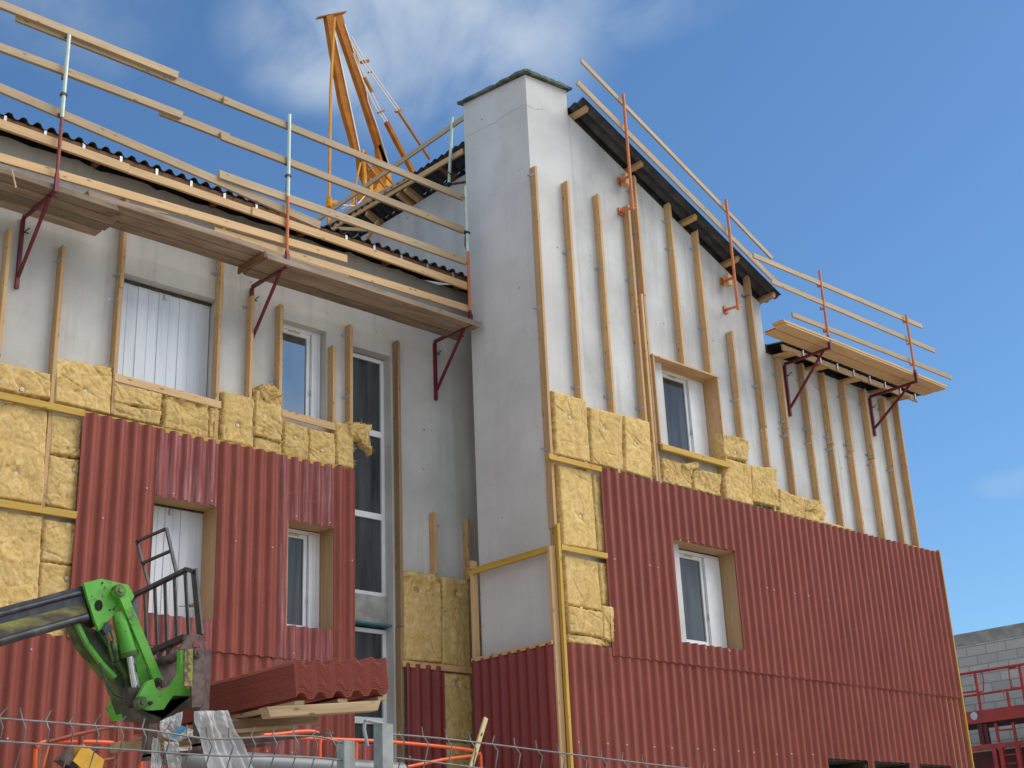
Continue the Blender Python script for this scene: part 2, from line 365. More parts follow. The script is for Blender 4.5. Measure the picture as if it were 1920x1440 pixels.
CRK = m_plain('crack_shadow', (.34, .33, .31), (.42, .41, .39), 9, .95)
for pts_, f_, in (([(873, 257), (892, 247), (910, 237), (921, 234), (933, 227), (942, 219), (950, 213), (966, 205), (982, 196)], lambda x, y: PX(x, y, XT-.0005)), ([(984, 196), (993, 200), (1003, 205), (1020, 205)], lambda x, y: PY(x, y, WB-.0005))):
    mb = MB(); mb.tube([f_(x, y+random.uniform(-1, 1)) for x, y in pts_], [.002+.001*(i % 2) for i in range(len(pts_))], 5); mb.build('crack', CRK, bld)
# rubble on the cap
mb = MB()
for i in range(5):
    p = Vector((12.9+i*.06+random.uniform(-.02, .02), 12.42+random.uniform(0, .1), Z(11.80))); r = random.uniform(.02, .045)
    mb.box(p.x-r, p.x+r, p.y-r, p.y+r, p.z-.03, p.z+r)
mb.build('broken_mortar', MOSS, bld)
# upper side wall, end walls, back
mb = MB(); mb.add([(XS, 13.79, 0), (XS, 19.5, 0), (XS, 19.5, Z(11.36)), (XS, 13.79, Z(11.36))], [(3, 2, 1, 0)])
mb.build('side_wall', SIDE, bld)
mb = MB()
mb.add([(17.74, WB, Z(8.6)), (17.74, 19.5, Z(8.6)), (17.74, 19.5, vz(17.74)), (17.74, WB, vz(17.74))], [(0, 1, 2, 3)])
mb.add([(21.6, WB, 0), (21.6, 19.5, 0), (21.6, 19.5, Z(8.6)), (21.6, WB, Z(8.6))], [(0, 1, 2, 3)])
mb.add([(1, 19.5, 0), (21.6, 19.5, 0), (21.6, 19.5, Z(8.6)), (17.74, 19.5, Z(8.6)), (17.74, 19.5, vz(17.74)), (XS, 19.5, Z(11.36)), (XS, 19.5, Z(8.9)), (1, 19.5, Z(8.9))], [tuple(range(8))[::-1]])
mb.add([(1, WA, 0), (1, 19.5, 0), (1, 19.5, Z(8.97)), (1, WA, Z(8.97))], [(3, 2, 1, 0)])
mb.build('rear_wall', RENDER, bld)
# roofs
a = math.radians(9); mb = MB()
corr(mb, (0, 14.0, Z(8.99)), (1, 0, 0), (0, math.cos(a), math.sin(a)), (0, -math.sin(a), math.cos(a)), .8, XS-.02, 0, 5.6, ph=.05, n=10, amp=.03)
mb.build('roof', DARKROOF, bld)
sl = math.atan(.437); ca, sa = math.cos(sl), math.sin(sl)
mb = MB()   # verge over the front gable, then the high edge past the tower
O = Vector((13.32, 0, Z(11.49)))
corr(mb, O, (0, 1, 0), (ca, 0, -sa), (sa, 0, ca), 12.03, 19.7, 0.0, 5.06, ph=12.09, n=8)
corr(mb, O, (0, 1, 0), (ca, 0, -sa), (sa, 0, ca), 13.86, 19.7, -.44, 0.0, ph=12.13, n=8)
mb.build('roof', DARKROOF, bld)
a = math.radians(8); mb = MB()
corr(mb, (0, 12.02, Z(8.585)), (1, 0, 0), (0, math.cos(a), math.sin(a)), (0, -math.sin(a), math.cos(a)), 17.8, 22.15, 0, 7.5, ph=.03, n=8)
mb.build('roof', DARKROOF, bld)
# purlins whose ends show under the verge
for x in (13.42, 14.62, 15.86, 16.88, 17.80):
    z = Z(11.40-.437*(x-13.32)); board('purlin', (x, 12.09, z), (x, 13.6, z), .075, .1, STUD, bld, up=(sa, 0, ca))
# timbers under the high edge
board('fascia', PX(614, 432, 12.97), PX(869, 283, 12.97), .04, .10, WOOD, bld)
board('fascia', PX(618, 418, 12.93), PX(772, 330, 12.93), .03, .09, RAIL, bld)
for y in (14.35, 15.05, 16.0, 16.2, 17.1, 18.1):
    board('rafter', (12.99, y, Z(11.53)), (13.6, y, Z(11.30)), .07, .13, BROWNB if y < 15.5 else STUD, bld)
# eaves of the recessed facade
board('fascia', (1.2, 14.045, Z(8.90)), (XS-.03, 14.045, Z(8.90)), .03, .12, BROWNB, bld)
for x in [5.3+.497*i for i in range(17)]:
    m2 = MB(); m2.box(x, x+.035, 14.012, 14.026, Z(8.84), Z(8.965)); m2.build('gutter_clip', GALV, bld)
for x in (5.0, 6.6, 8.3, 9.7, 11.2, 12.6):
    board('rafter', (x, 14.07, Z(8.90)), (x, 14.36, Z(8.92)), .07, .08, BROWNB, bld)
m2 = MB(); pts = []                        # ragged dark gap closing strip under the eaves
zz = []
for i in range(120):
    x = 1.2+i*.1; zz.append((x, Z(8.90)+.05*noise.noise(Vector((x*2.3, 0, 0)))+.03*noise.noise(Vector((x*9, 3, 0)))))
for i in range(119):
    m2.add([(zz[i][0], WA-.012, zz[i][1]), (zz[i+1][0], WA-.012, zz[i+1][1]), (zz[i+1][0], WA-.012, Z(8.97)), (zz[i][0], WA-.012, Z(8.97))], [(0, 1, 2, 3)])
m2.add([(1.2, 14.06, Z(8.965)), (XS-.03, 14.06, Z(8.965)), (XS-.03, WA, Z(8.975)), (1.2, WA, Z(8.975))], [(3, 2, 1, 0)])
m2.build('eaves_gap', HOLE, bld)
# eaves of the lower right part
board('fascia', (17.80, 12.07, Z(8.475)), (21.95, 12.07, Z(8.455)), .03, .11, AGED, bld)
for i in range(8):
    x = 18.35+.5*i; m2 = MB(); m2.box(x, x+.03, 12.036, 12.05, Z(8.43), Z(8.55)); m2.build('gutter_clip', GALV, bld)
for x in (18.0, 18.95, 19.95, 20.9, 21.5):
    board('rafter', (x, 12.0, Z(8.40)), (x, 12.36, Z(8.43)), .2, .045, STUD, bld)
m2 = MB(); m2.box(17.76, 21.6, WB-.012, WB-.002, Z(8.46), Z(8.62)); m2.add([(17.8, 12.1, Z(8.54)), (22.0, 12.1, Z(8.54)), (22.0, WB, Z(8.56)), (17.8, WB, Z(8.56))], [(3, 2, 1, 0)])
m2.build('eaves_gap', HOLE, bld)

# ---------------------------------------------------------------- windows
def frame(mb, x0, x1, y0, y1, z0, z1, w, wb=None):
    wb = wb or w
    mb.box(x0, x0+w, y0, y1, z0, z1); mb.box(x1-w, x1, y0, y1, z0, z1); mb.box(x0+w, x1-w, y0, y1, z1-w, z1); mb.box(x0+w, x1-w, y0, y1, z0, z0+wb)
def window(x0, x1, z0, z1, y, glass=GLASS, stack=None, handle=None, lab=None, slot=True):
    mb = MB(); frame(mb, x0, x1, y, y+.07, z0, z1, .05); w = mb.build('window', PVC, bld)
    if lab: w['label'] = lab
    s = MB(); sx1 = stack[0] if stack else x1-.05
    frame(s, x0+.05, sx1-.004, y+.012, y+.06, z0+.05, z1-.055, .055); s.build('sash', PVC, w)
    p = MB(); p.box(x0+.1, sx1-.055, y+.035, y+.045, z0+.1, z1-.105); p.build('pane', glass, w)
    if slot:
        q = MB(); cx = (x0+sx1)/2+.04; q.box(cx-.09, cx+.09, y+.002, y+.0115, z1-.085, z1-.06); q.build('air_vent', CREAM, w)
    if stack:
        f = MB(); a, b2, ya, yb = stack; nl = 3
        for i in range(nl):
            xa = a+(b2-a)*i/nl; f.box(xa, xa+(b2-a)/nl-.008, ya+.008*i, yb, z0+.02, z1-.05)
        fo = f.build('folded_shutter', PVC, w)
        h = MB(); hz = z0+(z1-z0)*.30 if handle is None else handle
        h.box(a-.006, a, (ya+yb)/2-.02, (ya+yb)/2+.02, hz, hz+.09); h.box(a-.02, a-.006, (ya+yb)/2-.006, (ya+yb)/2+.012, hz+.01, hz+.05); h.build('latch', GALV, fo)
    return w
def lining(x0, x1, z0, z1, ya, yb, mat=LINING, sides='lrtb', t=.022):
    if 't' in sides: board('reveal_board', (x0-t, (ya+yb)/2, z1+t/2), (x1+t, (ya+yb)/2, z1+t/2), yb-ya, t, mat, bld)
    if 'b' in sides: board('reveal_board', (x0-t, (ya+yb)/2, z0-t/2), (x1+t, (ya+yb)/2, z0-t/2), yb-ya, t, mat, bld)
    if 'l' in sides: board('reveal_board', (x0-t/2, (ya+yb)/2, z0), (x0-t/2, (ya+yb)/2, z1), yb-ya, t, mat, bld, up=(-1, 0, 0))
    if 'r' in sides: board('reveal_board', (x1+t/2, (ya+yb)/2, z0), (x1+t/2, (ya+yb)/2, z1), yb-ya, t, mat, bld, up=(-1, 0, 0))
# closed folding shutters
def shutters(x0, x1, z0, z1, y, lab):
    mb = MB(); n = 9; w = (x1-x0)/n
    for i in range(n):
        a = x0+i*w; s = .007 if i % 2 else 0
        mb.hexa([(a+.006, y+s, z0), (a+w-.006, y+s, z0), (a+w-.006, y+.03, z0), (a+.006, y+.03, z0), (a+.006, y+s, z1), (a+w-.006, y+s, z1), (a+w-.006, y+.03, z1), (a+.006, y+.03, z1)])
        mb.box(a-.008, a+.006, y-.006, y+.03, z0, z1)
    mb.box(x0, x1, y+.031, y+.05, z0, z1)
    o = mb.build('shutter', SHUT, bld); o['label'] = lab
    k = MB(); xm = (x0+x1)/2; k.box(xm-.02, xm+.02, y-.03, y-.008, z1-.09, z1-.02); k.box(x0+.22*(x1-x0), x0+.22*(x1-x0)+.02, y-.02, y-.008, z0+.05, z0+.12); k.build('shutter_catch', GALV, o)
    r = MB(); r.box(x0, x1, y-.03, y+.02, z1, z1+.03); r.build('shutter_track', GRIM, o)
a = OPA['shutter']; shutters(a[0]+.01, a[1]-.01, a[2], a[3]-.04, 14.545, 'large closed white folding shutter of the upper opening')
a = OPA['low1']; shutters(a[0], a[1]-.01, a[2], a[3]-.05, 14.57, 'closed white shutter inside the opening cut in the red cladding')
a = OPA['up']; window(a[0], a[1], a[2]+.02, a[3], 14.52, GLASSB, (10.05, 10.205, 14.49, 14.53), lab='upper window reflecting blue sky')
a = OPA['low2']; window(a[0]+.03, a[1]-.03, a[2]+.02, a[3]-.04, 14.55, GLASS, (10.06, 10.24, 14.52, 14.56), lab='lower left window with dark glass')
window(15.0, 16.17, Z(6.23), Z(7.6), 12.52, GLASS, (15.76, 16.145, 12.49, 12.53), lab='upper window boxed out with plywood')
window(15.02, 16.12, Z(3.34), Z(4.76), 12.52, GLASS, (15.74, 16.115, 12.49, 12.53), lab='window in the middle of the red cladding')
for k in ('g1', 'g2', 'g3'):
    a = OPB[k]; window(a[0], a[1], a[2], a[3]-.1, 12.70, GLASS, None, slot=False)
# tall stair window
a = OPA['tall']; x0, x1 = 10.66, a[1]
def tallwin(z0, z1, bars):
    mb = MB(); y = 14.54; frame(mb, x0, x1, y, y+.07, z0, z1, .055); bars = sorted(bars)
    for b in bars: mb.box(x0+.055, x1-.055, y, y+.07, b, b+.085)
    w = mb.build('window', PVC, bld); w['label'] = 'tall narrow stair window with white frame'
    zs = [z0+.055]+[v for b in bars for v in (b, b+.085)]+[z1-.055]
    for i in range(0, len(zs), 2):
        p = MB(); p.box(x0+.055, x1-.055, y+.03, y+.04, zs[i], zs[i+1]); p.build('pane', GLASS, w)
tallwin(Z(3.98), Z(7.46), [Z(6.27), Z(5.06)])
tallwin(Z(-.88), Z(3.53), [Z(2.28)])
mb = MB(); mb.box(a[0]+.002, x1-.002, 14.50, 14.56, Z(3.60), Z(3.975)); mb.build('concrete_band', CONC, bld)
mb = MB(); mb.box(a[0]+.002, x1-.004, 14.40, 14.6, Z(3.56), Z(3.585)); mb.build('sill', TEAL, bld)
# wooden frames that project past the insulation
lining(7.61, 8.49, Z(3.31), Z(4.74), 14.235, 14.56)
lining(9.54, 10.25, Z(3.35), Z(4.73), 14.235, 14.55, sides='lrt')
lining(14.72, 16.13, Z(3.31), Z(4.78), 12.235, 12.53)
lining(14.66, 16.15, Z(6.21), Z(7.60), 12.215, 12.52, STUD, t=.028)
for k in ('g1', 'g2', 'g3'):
    a = OPB[k]; lining(a[0]+.01, a[1]-.01, a[2]+.01, a[3]-.015, 12.24, 12.75, GRIM, sides='lrt', t=.01)  # dark linings paint the shade of the ground-floor openings into their colour
m2 = MB()                                   # white panels filling between lining and wall opening
m2.box(14.665, 15.0, 12.50, 12.53, Z(6.22), Z(7.59)); m2.box(14.74, 15.02, 12.50, 12.53, Z(3.32), Z(4.77)); m2.build('filler_panel', PVC, bld)
# boards under the upper openings
board('sill_board', PY(214, 707, 14.26), PY(414, 760, 14.26), .03, .10, WOOD, bld)
board('sill_board', PY(528, 774, 14.26), PY(629, 801, 14.26), .03, .10, WOOD, bld)
board('sill_board', (14.63, 12.20, Z(6.15)), (16.2, 12.20, Z(6.15)), .05, .09, YWOOD, bld)

# ---------------------------------------------------------------- studs
studs = []
def stud(X, ztop, zbot, wy, mat=STUD, w=.05, d=.12, split=None):
    """X = right edge"""
    cx = X-w/2; y = wy-d/2
    if split and zbot < split < ztop:
        a = board('stud', (cx, y, zbot), (cx, y, split-.002), d, w, mat, bld, up=(-1, 0, 0))
        b = board('stud', (cx+.007, y-.006, split+.002), (cx+.007, y-.006, ztop), d, w, mat, bld, up=(-1, 0, 0)); studs.append((cx, wy, a, zbot, split)); studs.append((cx, wy, b, split, ztop))
    else:
        a = board('stud', (cx, y, zbot), (cx, y, ztop), d, w, mat, bld, up=(-1, 0, 0)); studs.append((cx, wy, a, zbot, ztop))
FA, FB = WA-.12, WB-.12
for px, py, bot in [(25, 431, 690), (125, 463, 1000), (231, 360, 780), (424, 380, 840), (478, 555, 760), (532, 571, 760), (630, 648, 800), (662, 610, 800), (819, 961, 1075), (881, 972, 1085)]:
    p = PY(px, py, FA); q = PY(px, bot, FA)
    sp = {231: PY(215, 536, FA).z, 424: PY(420, 590, FA).z}.get(px)
    if px == 231: p.z = Z(8.62); p.x = PY(222, 560, FA).x+.05
    if px == 424: p.z = Z(8.62)
    stud(p.x, p.z, q.z if py != 0 else 0, WA, split=sp)
p = PY(749, 640, FA); stud(p.x, p.z, .0, WA, split=PY(757, 1175, FA).z, mat=AGED)
bst = [(1007, 312, 870, None), (1067, 340, 760, None), (1125, 365, 780, None), (1181, 385, 800, None), (1204, 337, 790, 560), (1210, 553, 800, None),
       (1258, 383, 700, None), (1309, 432, 705, None), (1374, 620, 830, 745), (1405, 518, 885, 800), (1463, 667, 935, 803), (1507, 683, 950, 815), (1546, 700, 1000, 832),
       (1583, 716, 1010, 845), (1622, 730, 1020, 858), (1658, 745, 1025, 870), (1686, 752, 1030, None)]
for px, py, bot, sp in bst:
    p = PY(px, py, FB); q = Vector((p.x, FB, 0))
    zb = max(Z(5.45), 0)
    if px in (1007,): zb = Z(4.60)
    if px in (1258, 1309): zb = Z(7.63)
    if px == 1210: p.x = min(p.x, 14.565)
    if px == 1204: p.x = 14.625
    zs = None
    if sp and zb == Z(5.45): zs = PY(px+(sp-py)*.1, sp, FB).z
    if px == 1686: p.x = 21.59
    stud(p.x, p.z, zb, WB, split=zs)
for x in (13.29+.05, 13.9): pass
# lower corner stud and the yellow corner timber on the front
stud(12.45, Z(4.60), 0, WB+.005)
board('corner_timber', (12.36, 12.185, 0), (12.36, 12.185, Z(4.64)), .05, .05, YWOOD, bld, up=(1, 0, 0))
board('corner_timber', (12.30, 13.80, 0), (12.30, 13.80, Z(4.46)), .05, .1, WOOD, bld, up=(1, 0, 0))
board('corner_timber', (12.30, 12.27, 0), (12.30, 12.27, Z(4.35)), .06, .1, WOOD, bld, up=(1, 0, 0))
# metal angle brackets on the studs
def bracket(px, py, front):
    q = PY(px, py, front); best = None
    for s in studs:
        if abs(s[1]-front) < .2 and s[3]-.15 < q.z < s[4]+.1:
            dd = abs(s[0]-q.x-.03)
            if best is None or dd < best[0]: best = (dd, s)
    if best is None or best[0] > .4: return
    s = best[1]; x = s[0]-.021; m = MB(); wy = s[1]
    m.box(x-.007, x-.001, wy-.11, wy-.004, q.z-.018, q.z+.018); m.box(x-.075, x-.008, wy-.008, wy-.001, q.z-.018, q.z+.018)
    m.tube([(x-.05, wy-.008, q.z), (x-.05, wy-.02, q.z)], .008, 6)
    m.build('angle_bracket', GALV, s[2])
for q in [(108, 482), (208, 507), (203, 553), (407, 507), (462, 569), (513, 708), (203, 683), (645, 622), (647, 739)]: bracket(*q, FA)
for q in [(997, 322), (1063, 468), (1122, 497), (1177, 518), (1191, 355), (1198, 434), (1245, 407), (1249, 458), (1297, 459), (1395, 547), (1080, 722), (1140, 739), (1196, 759), (1373, 745),
          (1413, 718), (1465, 786), (1470, 813), (1508, 799), (1512, 826), (1535, 723), (1550, 815), (1553, 838), (1573, 738), (1590, 830), (1590, 851), (1393, 548), (1312, 608), (1453, 696), (1493, 706),
          (1608, 750), (1628, 848), (1630, 867), (1648, 762), (1667, 877), (1682, 817), (1010, 572), (1025, 837), (1039, 1140)]: bracket(*q, FB)

# ---------------------------------------------------------------- yellow battens
def batten(p, q, h=.085, t=.05, mat=YWOOD): board('batten', p, q, t, h, mat, bld)
batten((4.6, 14.215, Z(5.56)), (6.66, 14.215, Z(5.56))); batten((4.6, 14.215, Z(4.33)), (6.66, 14.215, Z(4.33)))
batten((6.66, 14.238, Z(5.575)), (10.56, 14.238, Z(5.575)), .06, .02)
batten((12.28, 12.21, Z(5.56)), (13.3, 12.21, Z(5.56)), .075); batten((12.42, 12.21, Z(4.335)), (13.3, 12.21, Z(4.335)), .075)
batten((21.0, 12.235, Z(5.59)), (22.06, 12.235, Z(5.59)), .05, .02)
board('batten', (12.27, 12.28, Z(4.31)), (12.27, 13.86, Z(4.31)), .05, .085, YWOOD, bld)
batten((11.36, 14.22, Z(3.04)), (12.62, 14.22, Z(3.04)), .085, .045, STUD)
board('batten', (12.215, 12.25, Z(3.085)), (12.215, 13.80, Z(3.085)), .02, .05, WOOD, bld)
board('edge_strip', (22.085, 12.20, 0), (22.085, 12.20, Z(5.62)), .07, .035, YWOOD, bld, up=(-1, 0, 0))
mb = MB(); mb.box(21.62, 22.06, 12.24, 12.28, 0, Z(5.55)); mb.build('edge_board', STUD, bld)
# concrete patch strip between tall window and timber lives in the wall itself

# ---------------------------------------------------------------- cladding
Ux, Uy, Vz = Vector((1, 0, 0)), Vector((0, 1, 0)), Vector((0, 0, 1))
phA = PY(186.6, 770.5, 14.18).x-.05; phB = PY(1160.5, 878.3, 12.175).x-.05
sheets = []
def clad(x0, x1, z0, z1, y, ph, mat, holes=(), off=0):
    mb = MB(); corr(mb, (0, y-off, 0), Ux, Vz, (0, -1, 0), x0, x1, z0, z1, ph=ph, holes=holes)
    cx = (x0+x1)/2; o = mb.build('cladding_sheet', mat, bld, origin=(cx, y, z0)); sheets.append((x0, x1, z0, z1, y, off, ph, o)); return o
ZT = Z(5.585)
# recessed facade, upper course
hA = [(7.59, 8.49, Z(3.32), Z(4.73)), (9.53, 10.25, Z(3.37), Z(4.72))]
clad(6.65, 7.62, Z(2.95), ZT, CA, phA, RED, off=.004)
clad(7.59, 8.52, Z(2.95), ZT-.01, CA, phA, REDN, holes=[hA[0]], off=-.003)
clad(8.49, 9.38, Z(2.95), ZT-.005, CA, phA, RED, off=.004)
clad(9.35, 10.27, Z(2.95), ZT-.01, CA, phA, REDN, holes=[hA[1]], off=-.003)
clad(10.25, 10.59, Z(2.95), ZT-.006, CA, phA, RED, off=.004)
# lower course
for i, (x0, x1) in enumerate([(3.2, 4.1), (4.08, 4.98), (4.96, 5.86), (5.84, 6.74), (6.72, 7.62), (7.6, 8.5), (8.48, 9.38), (9.36, 10.02), (10.0, 10.6)]):
    clad(x0, x1, 0, Z(3.05) if x0 > 6 else Z(2.96), CA+.019, phA, REDN if i in (5, 7) else RED, off=.004*(i % 2))
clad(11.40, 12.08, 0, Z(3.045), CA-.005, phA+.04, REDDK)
# front facade
hB = [(14.71, 16.12, Z(3.31), Z(4.785))]
for i in range(10):
    x0 = 13.28+.885*i; x1 = min(x0+.93, 22.06)
    if i == 2:
        clad(x0, x1, Z(3.0), hB[0][2], CB, phB, RED, off=0); clad(x0, x1, hB[0][3], Z(5.59), CB, phB, RED, off=0); continue
    clad(x0, x1, Z(3.0), Z(5.59)-.004*(i % 2), CB, phB, RED, holes=hB, off=.004*(i % 2))
hG = [(17.89, 18.92, Z(.45), Z(1.85)), (19.16, 20.21, Z(.45), Z(1.85)), (20.45, 21.48, Z(.45), Z(1.85))]
for i in range(11):
    x0 = 12.41+.885*i; x1 = min(x0+.93, 22.06)
    clad(x0, x1, 0, Z(3.10), CB+.019, phB, RED, holes=hG, off=.004*(i % 2))
# tower side: nearly edge on, waves across Y
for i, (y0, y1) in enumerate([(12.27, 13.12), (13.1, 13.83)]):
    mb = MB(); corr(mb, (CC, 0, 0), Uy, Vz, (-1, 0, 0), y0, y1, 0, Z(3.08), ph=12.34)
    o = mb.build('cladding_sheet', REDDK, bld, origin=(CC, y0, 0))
# screws on the crests
sm = MB(); sm.tube([(0, 0, 0), (0, -.008, 0), (0, -.016, 0)], [.012, .010, .004], 8); scr = None
SCR = [(265, 914), (180, 970), (315, 924), (390, 938), (549, 967), (613, 979), (433, 1014), (504, 1026), (653, 1050), (304, 1159), (303, 1197), (428, 1212), (500, 1220), (546, 1224), (614, 1231), (655, 1232), (53, 1217), (1, 1384), (494, 1408), (542, 1411), (777, 1420), (818, 1422)]
SCRB = [(1050+x/3.84, 1120+y/3.84) for x, y in [(470, 397), (665, 420), (787, 437), (971, 457), (1088, 472), (1258, 492), (1532, 525), (1628, 538), (1778, 560), (167, 1045), (381, 1056), (513, 1064), (714, 1078), (838, 1087), (1022, 1093), (1140, 1100), (1316, 1108), (1425, 1117), (1587, 1132), (1690, 1128), (1845, 1135)]]
SCRB += [(1160, 1050), (1210, 1059), (1241, 1066), (1431, 1101), (1456, 1107), (1494, 1114), (1517, 1118), (1555, 1126), (1270, 1012), (1284, 1015), (1311, 1026), (1354, 1036), (1329, 1216), (1374, 1221)]
screw_mesh = None
for lst, yc in ((SCR, CA-.027), (SCRB, CB-.027)):
    for px, py in lst:
        p = PY(px, py, yc)
        c = [s for s in sheets if s[0] < p.x < s[1] and s[2] < p.z < s[3] and abs(s[4]-yc) < .1]
        if not c: continue
        s = c[-1]; k = round((p.x-s[6])/PIT); x = s[6]+k*PIT
        if not (s[0] < x < s[1]): x = p.x
        yy = s[4]-s[5]-.0265*math.cos(2*math.pi*(x-s[6])/PIT)
        mw = Matrix.Translation((x, yy, p.z))
        if screw_mesh is None:
            screw_mesh = bpy.data.meshes.new('screw'); screw_mesh.from_pydata(sm.v, [], sm.f); screw_mesh.materials.append(SCREW)
        link(bpy.data.objects.new('screw', screw_mesh), mw, s[7])

# ---------------------------------------------------------------- insulation panels
wash_mesh = None
def wool(c, wy, front=.125, wash=(), rag=.018, puff=1.2, seed=None, tear=0, res=.0125):
    """c = four corners in the photo (TL,TR,BR,BL) on the plane of the panel's face"""
    global wash_mesh
    yf = wy-front; P4 = [PY(*q, yf) for q in c]; sd = random.uniform(0, 90) if seed is None else seed
    W = max((P4[1]-P4[0]).length, (P4[2]-P4[3]).length); H = max((P4[3]-P4[0]).length, (P4[2]-P4[1]).length)
    nu, nv = max(6, int(W/res)), max(6, int(H/res)); vs = []; ws = [PY(*q, yf) for q in wash]
    # random crease lines
    cr = [(Vector((random.uniform(0, W), random.uniform(0, H))), random.uniform(0, math.pi), random.uniform(.010, .028)) for _ in range(int(2+puff*2.5))]
    for j in range(nv+1):
        for i in range(nu+1):
            u, v = i/nu, j/nv
            p = (P4[0]*(1-u)+P4[1]*u)*(1-v)+(P4[3]*(1-u)+P4[2]*u)*v
            e = min(u*W, (1-u)*W, v*H, (1-v)*H); q = Vector((p.x*1.0+sd, p.z, sd))
            edge = max(0, 1-e/.022)**2
            d = .018*puff*noise.noise(q*4)+.008*puff*abs(noise.noise(q*8))+.004*puff*noise.noise(q*11)+.0025*puff*noise.noise(q*30)+.002*noise.noise(q*70)
            rl = abs(noise.noise(Vector((q.x*5, q.y*7, 3)))); d -= .008*max(0, puff-.5)*max(0, 1-rl*6)
            for c0, an, dp in cr:
                dx = u*W-c0.x; dz = v*H-c0.y; t = dx*math.sin(an)-dz*math.cos(an)+.02*noise.noise(q*6); l = abs(dx*math.cos(an)+dz*math.sin(an))
                if l < .22: d -= dp*max(0, 1-abs(t)/.014)*(1-l/.22)
            for w in ws:
                r = math.hypot(p.x-w.x, p.z-w.z); d -= .035*math.exp(-(r/.045)**2)
                ang = math.atan2(p.z-w.z, p.x-w.x); d -= .006*math.exp(-(r/.14)**2)*(math.cos(ang*5+sd) > .6)
            d -= .04*edge
            if tear and v < .35: d -= tear*(.35-v)*abs(noise.noise(q*9))*2
            px_, pz = p.x, p.z
            if e < 1e-6 or edge > .6:
                px_ += rag*noise.noise(q*22)+rag*.7*noise.noise(q*60+Vector((9, 0, 0))); pz += rag*noise.noise(q*22+Vector((0, 7, 0)))+rag*.7*noise.noise(q*60+Vector((0, 0, 4)))
            vs.append(Vector((px_, p.y-d, pz)))
    nn = len(vs); fs = []; k = nu+1
    for j in range(nv):
        for i in range(nu): a = j*k+i; fs.append((a, a+k, a+k+1, a+1))
    bd = [i for i in range(k)]+[j*k+nu for j in range(1, nv+1)]+[nv*k+i for i in range(nu-1, -1, -1)]+[j*k for j in range(nv-1, 0, -1)]
    bk = [Vector((vs[b].x, wy-.004, vs[b].z)) for b in bd]; m = len(bd)
    mb = MB(); mb.add(vs+bk, fs+[(bd[i], bd[(i+1) % m], nn+(i+1) % m, nn+i) for i in range(m)], True)
    for k2 in range(int(260*max(.3, W*H/.3))):
        if random.random() < .55:
            b0 = vs[random.choice(bd)]; an = random.uniform(0, 6.28); lift = random.uniform(.0, .012)
        else:
            b0 = vs[random.randrange(nn)]; an = random.gauss(0, .9)+(sd if random.random() < .5 else 0); lift = .006
        ln = random.uniform(.015, .05)*(.7+.5*puff); wd = random.uniform(.0012, .003); p0 = b0+Vector((0, -.003, 0)); crv = random.uniform(-.9, .9); prev = None; q4 = []
        for t in range(4):
            f = t/3; a3 = an+crv*f; c3 = p0+Vector((math.cos(a3)*ln*f, -lift*math.sin(f*2.6)-.002, math.sin(a3)*ln*f)); n3 = Vector((-math.sin(a3), 0, math.cos(a3)))*wd*(1-.6*f)
            q4 += [c3-n3, c3+n3]
        mb.add(q4, [(0, 2, 3, 1), (2, 4, 5, 3), (4, 6, 7, 5)], True)
    o = mb.build('insulation_panel', WOOL, bld, origin=P4[3])
    for w in ws:
        if wash_mesh is None:
            t = MB(); t.tube([(0, 0, 0), (0, -.006, 0)], .026, 14); t.tube([(0, -.0062, 0), (0, -.009, 0)], .010, 8)
            wash_mesh = bpy.data.meshes.new('washer'); wash_mesh.from_pydata(t.v, [], t.f); wash_mesh.materials.append(WASH)
        link(bpy.data.objects.new('washer', wash_mesh), Matrix.Translation((w.x, w.y+.022, w.z)), o)
    return o
A = WA
wool([(-60, 665), (97, 700), (95, 748), (-60, 718)], A, wash=[(43, 729)])
wool([(104, 668), (213, 688), (208, 778), (104, 752)], A, wash=[(161, 733)], tear=.1)
wool([(214, 715), (306, 737), (304, 770), (213, 752)], A, .14, puff=2, rag=.02)
wool([(213, 752), (304, 771), (301, 798), (212, 778)], A, .14, puff=2)
wool([(311, 737), (393, 757), (390, 822), (308, 802)], A, .13, puff=1.8, tear=.2, rag=.02)
wool([(394, 763), (412, 769), (410, 826), (392, 820)], A, .11, puff=1.5)
wool([(419, 733), (480, 746), (476, 840), (417, 826)], A, wash=[(447, 797)])
wool([(481, 724), (531, 734), (530, 828), (478, 816)], A, .16, wash=[(498, 780)], puff=2.2, rag=.035, tear=.3)
wool([(478, 817), (530, 829), (529, 852), (477, 842)], A, .12)
wool([(533, 788), (580, 800), (578, 864), (532, 852)], A, .13, wash=[(555, 820)], puff=1.6)
wool([(582, 803), (629, 812), (629, 874), (581, 866)], A, .13, wash=[(606, 844)], puff=1.6)
wool([(631, 790), (665, 795), (665, 880), (632, 874)], A, .15, wash=[(645, 832)], puff=2, rag=.03)
wool([(-60, 738), (91, 770), (82, 946), (-60, 925)], A, wash=[(31, 887)])
wool([(95, 776), (156, 786), (152, 858), (92, 850)], A, .12, puff=1.4)
wool([(92, 852), (151, 861), (146, 960), (84, 946)], A, .13, wash=[(141, 880)], puff=1.4)
wool([(-60, 944), (80, 968), (70, 1196), (-60, 1186)], A)
wool([(82, 972), (143, 980), (138, 1059), (78, 1050)], A, .13, puff=1.4)
wool([(77, 1053), (138, 1061), (130, 1196), (70, 1194)], A, .13, wash=[(127, 1084)], puff=1.4)
wool([(758, 1067), (829, 1076), (830, 1243), (760, 1238)], A, .15, wash=[(790, 1107)], puff=.9, rag=.02, tear=.25)
wool([(831, 1080), (880, 1087), (884, 1253), (831, 1246)], A, .15, wash=[(859, 1113)], puff=1.1, rag=.02)
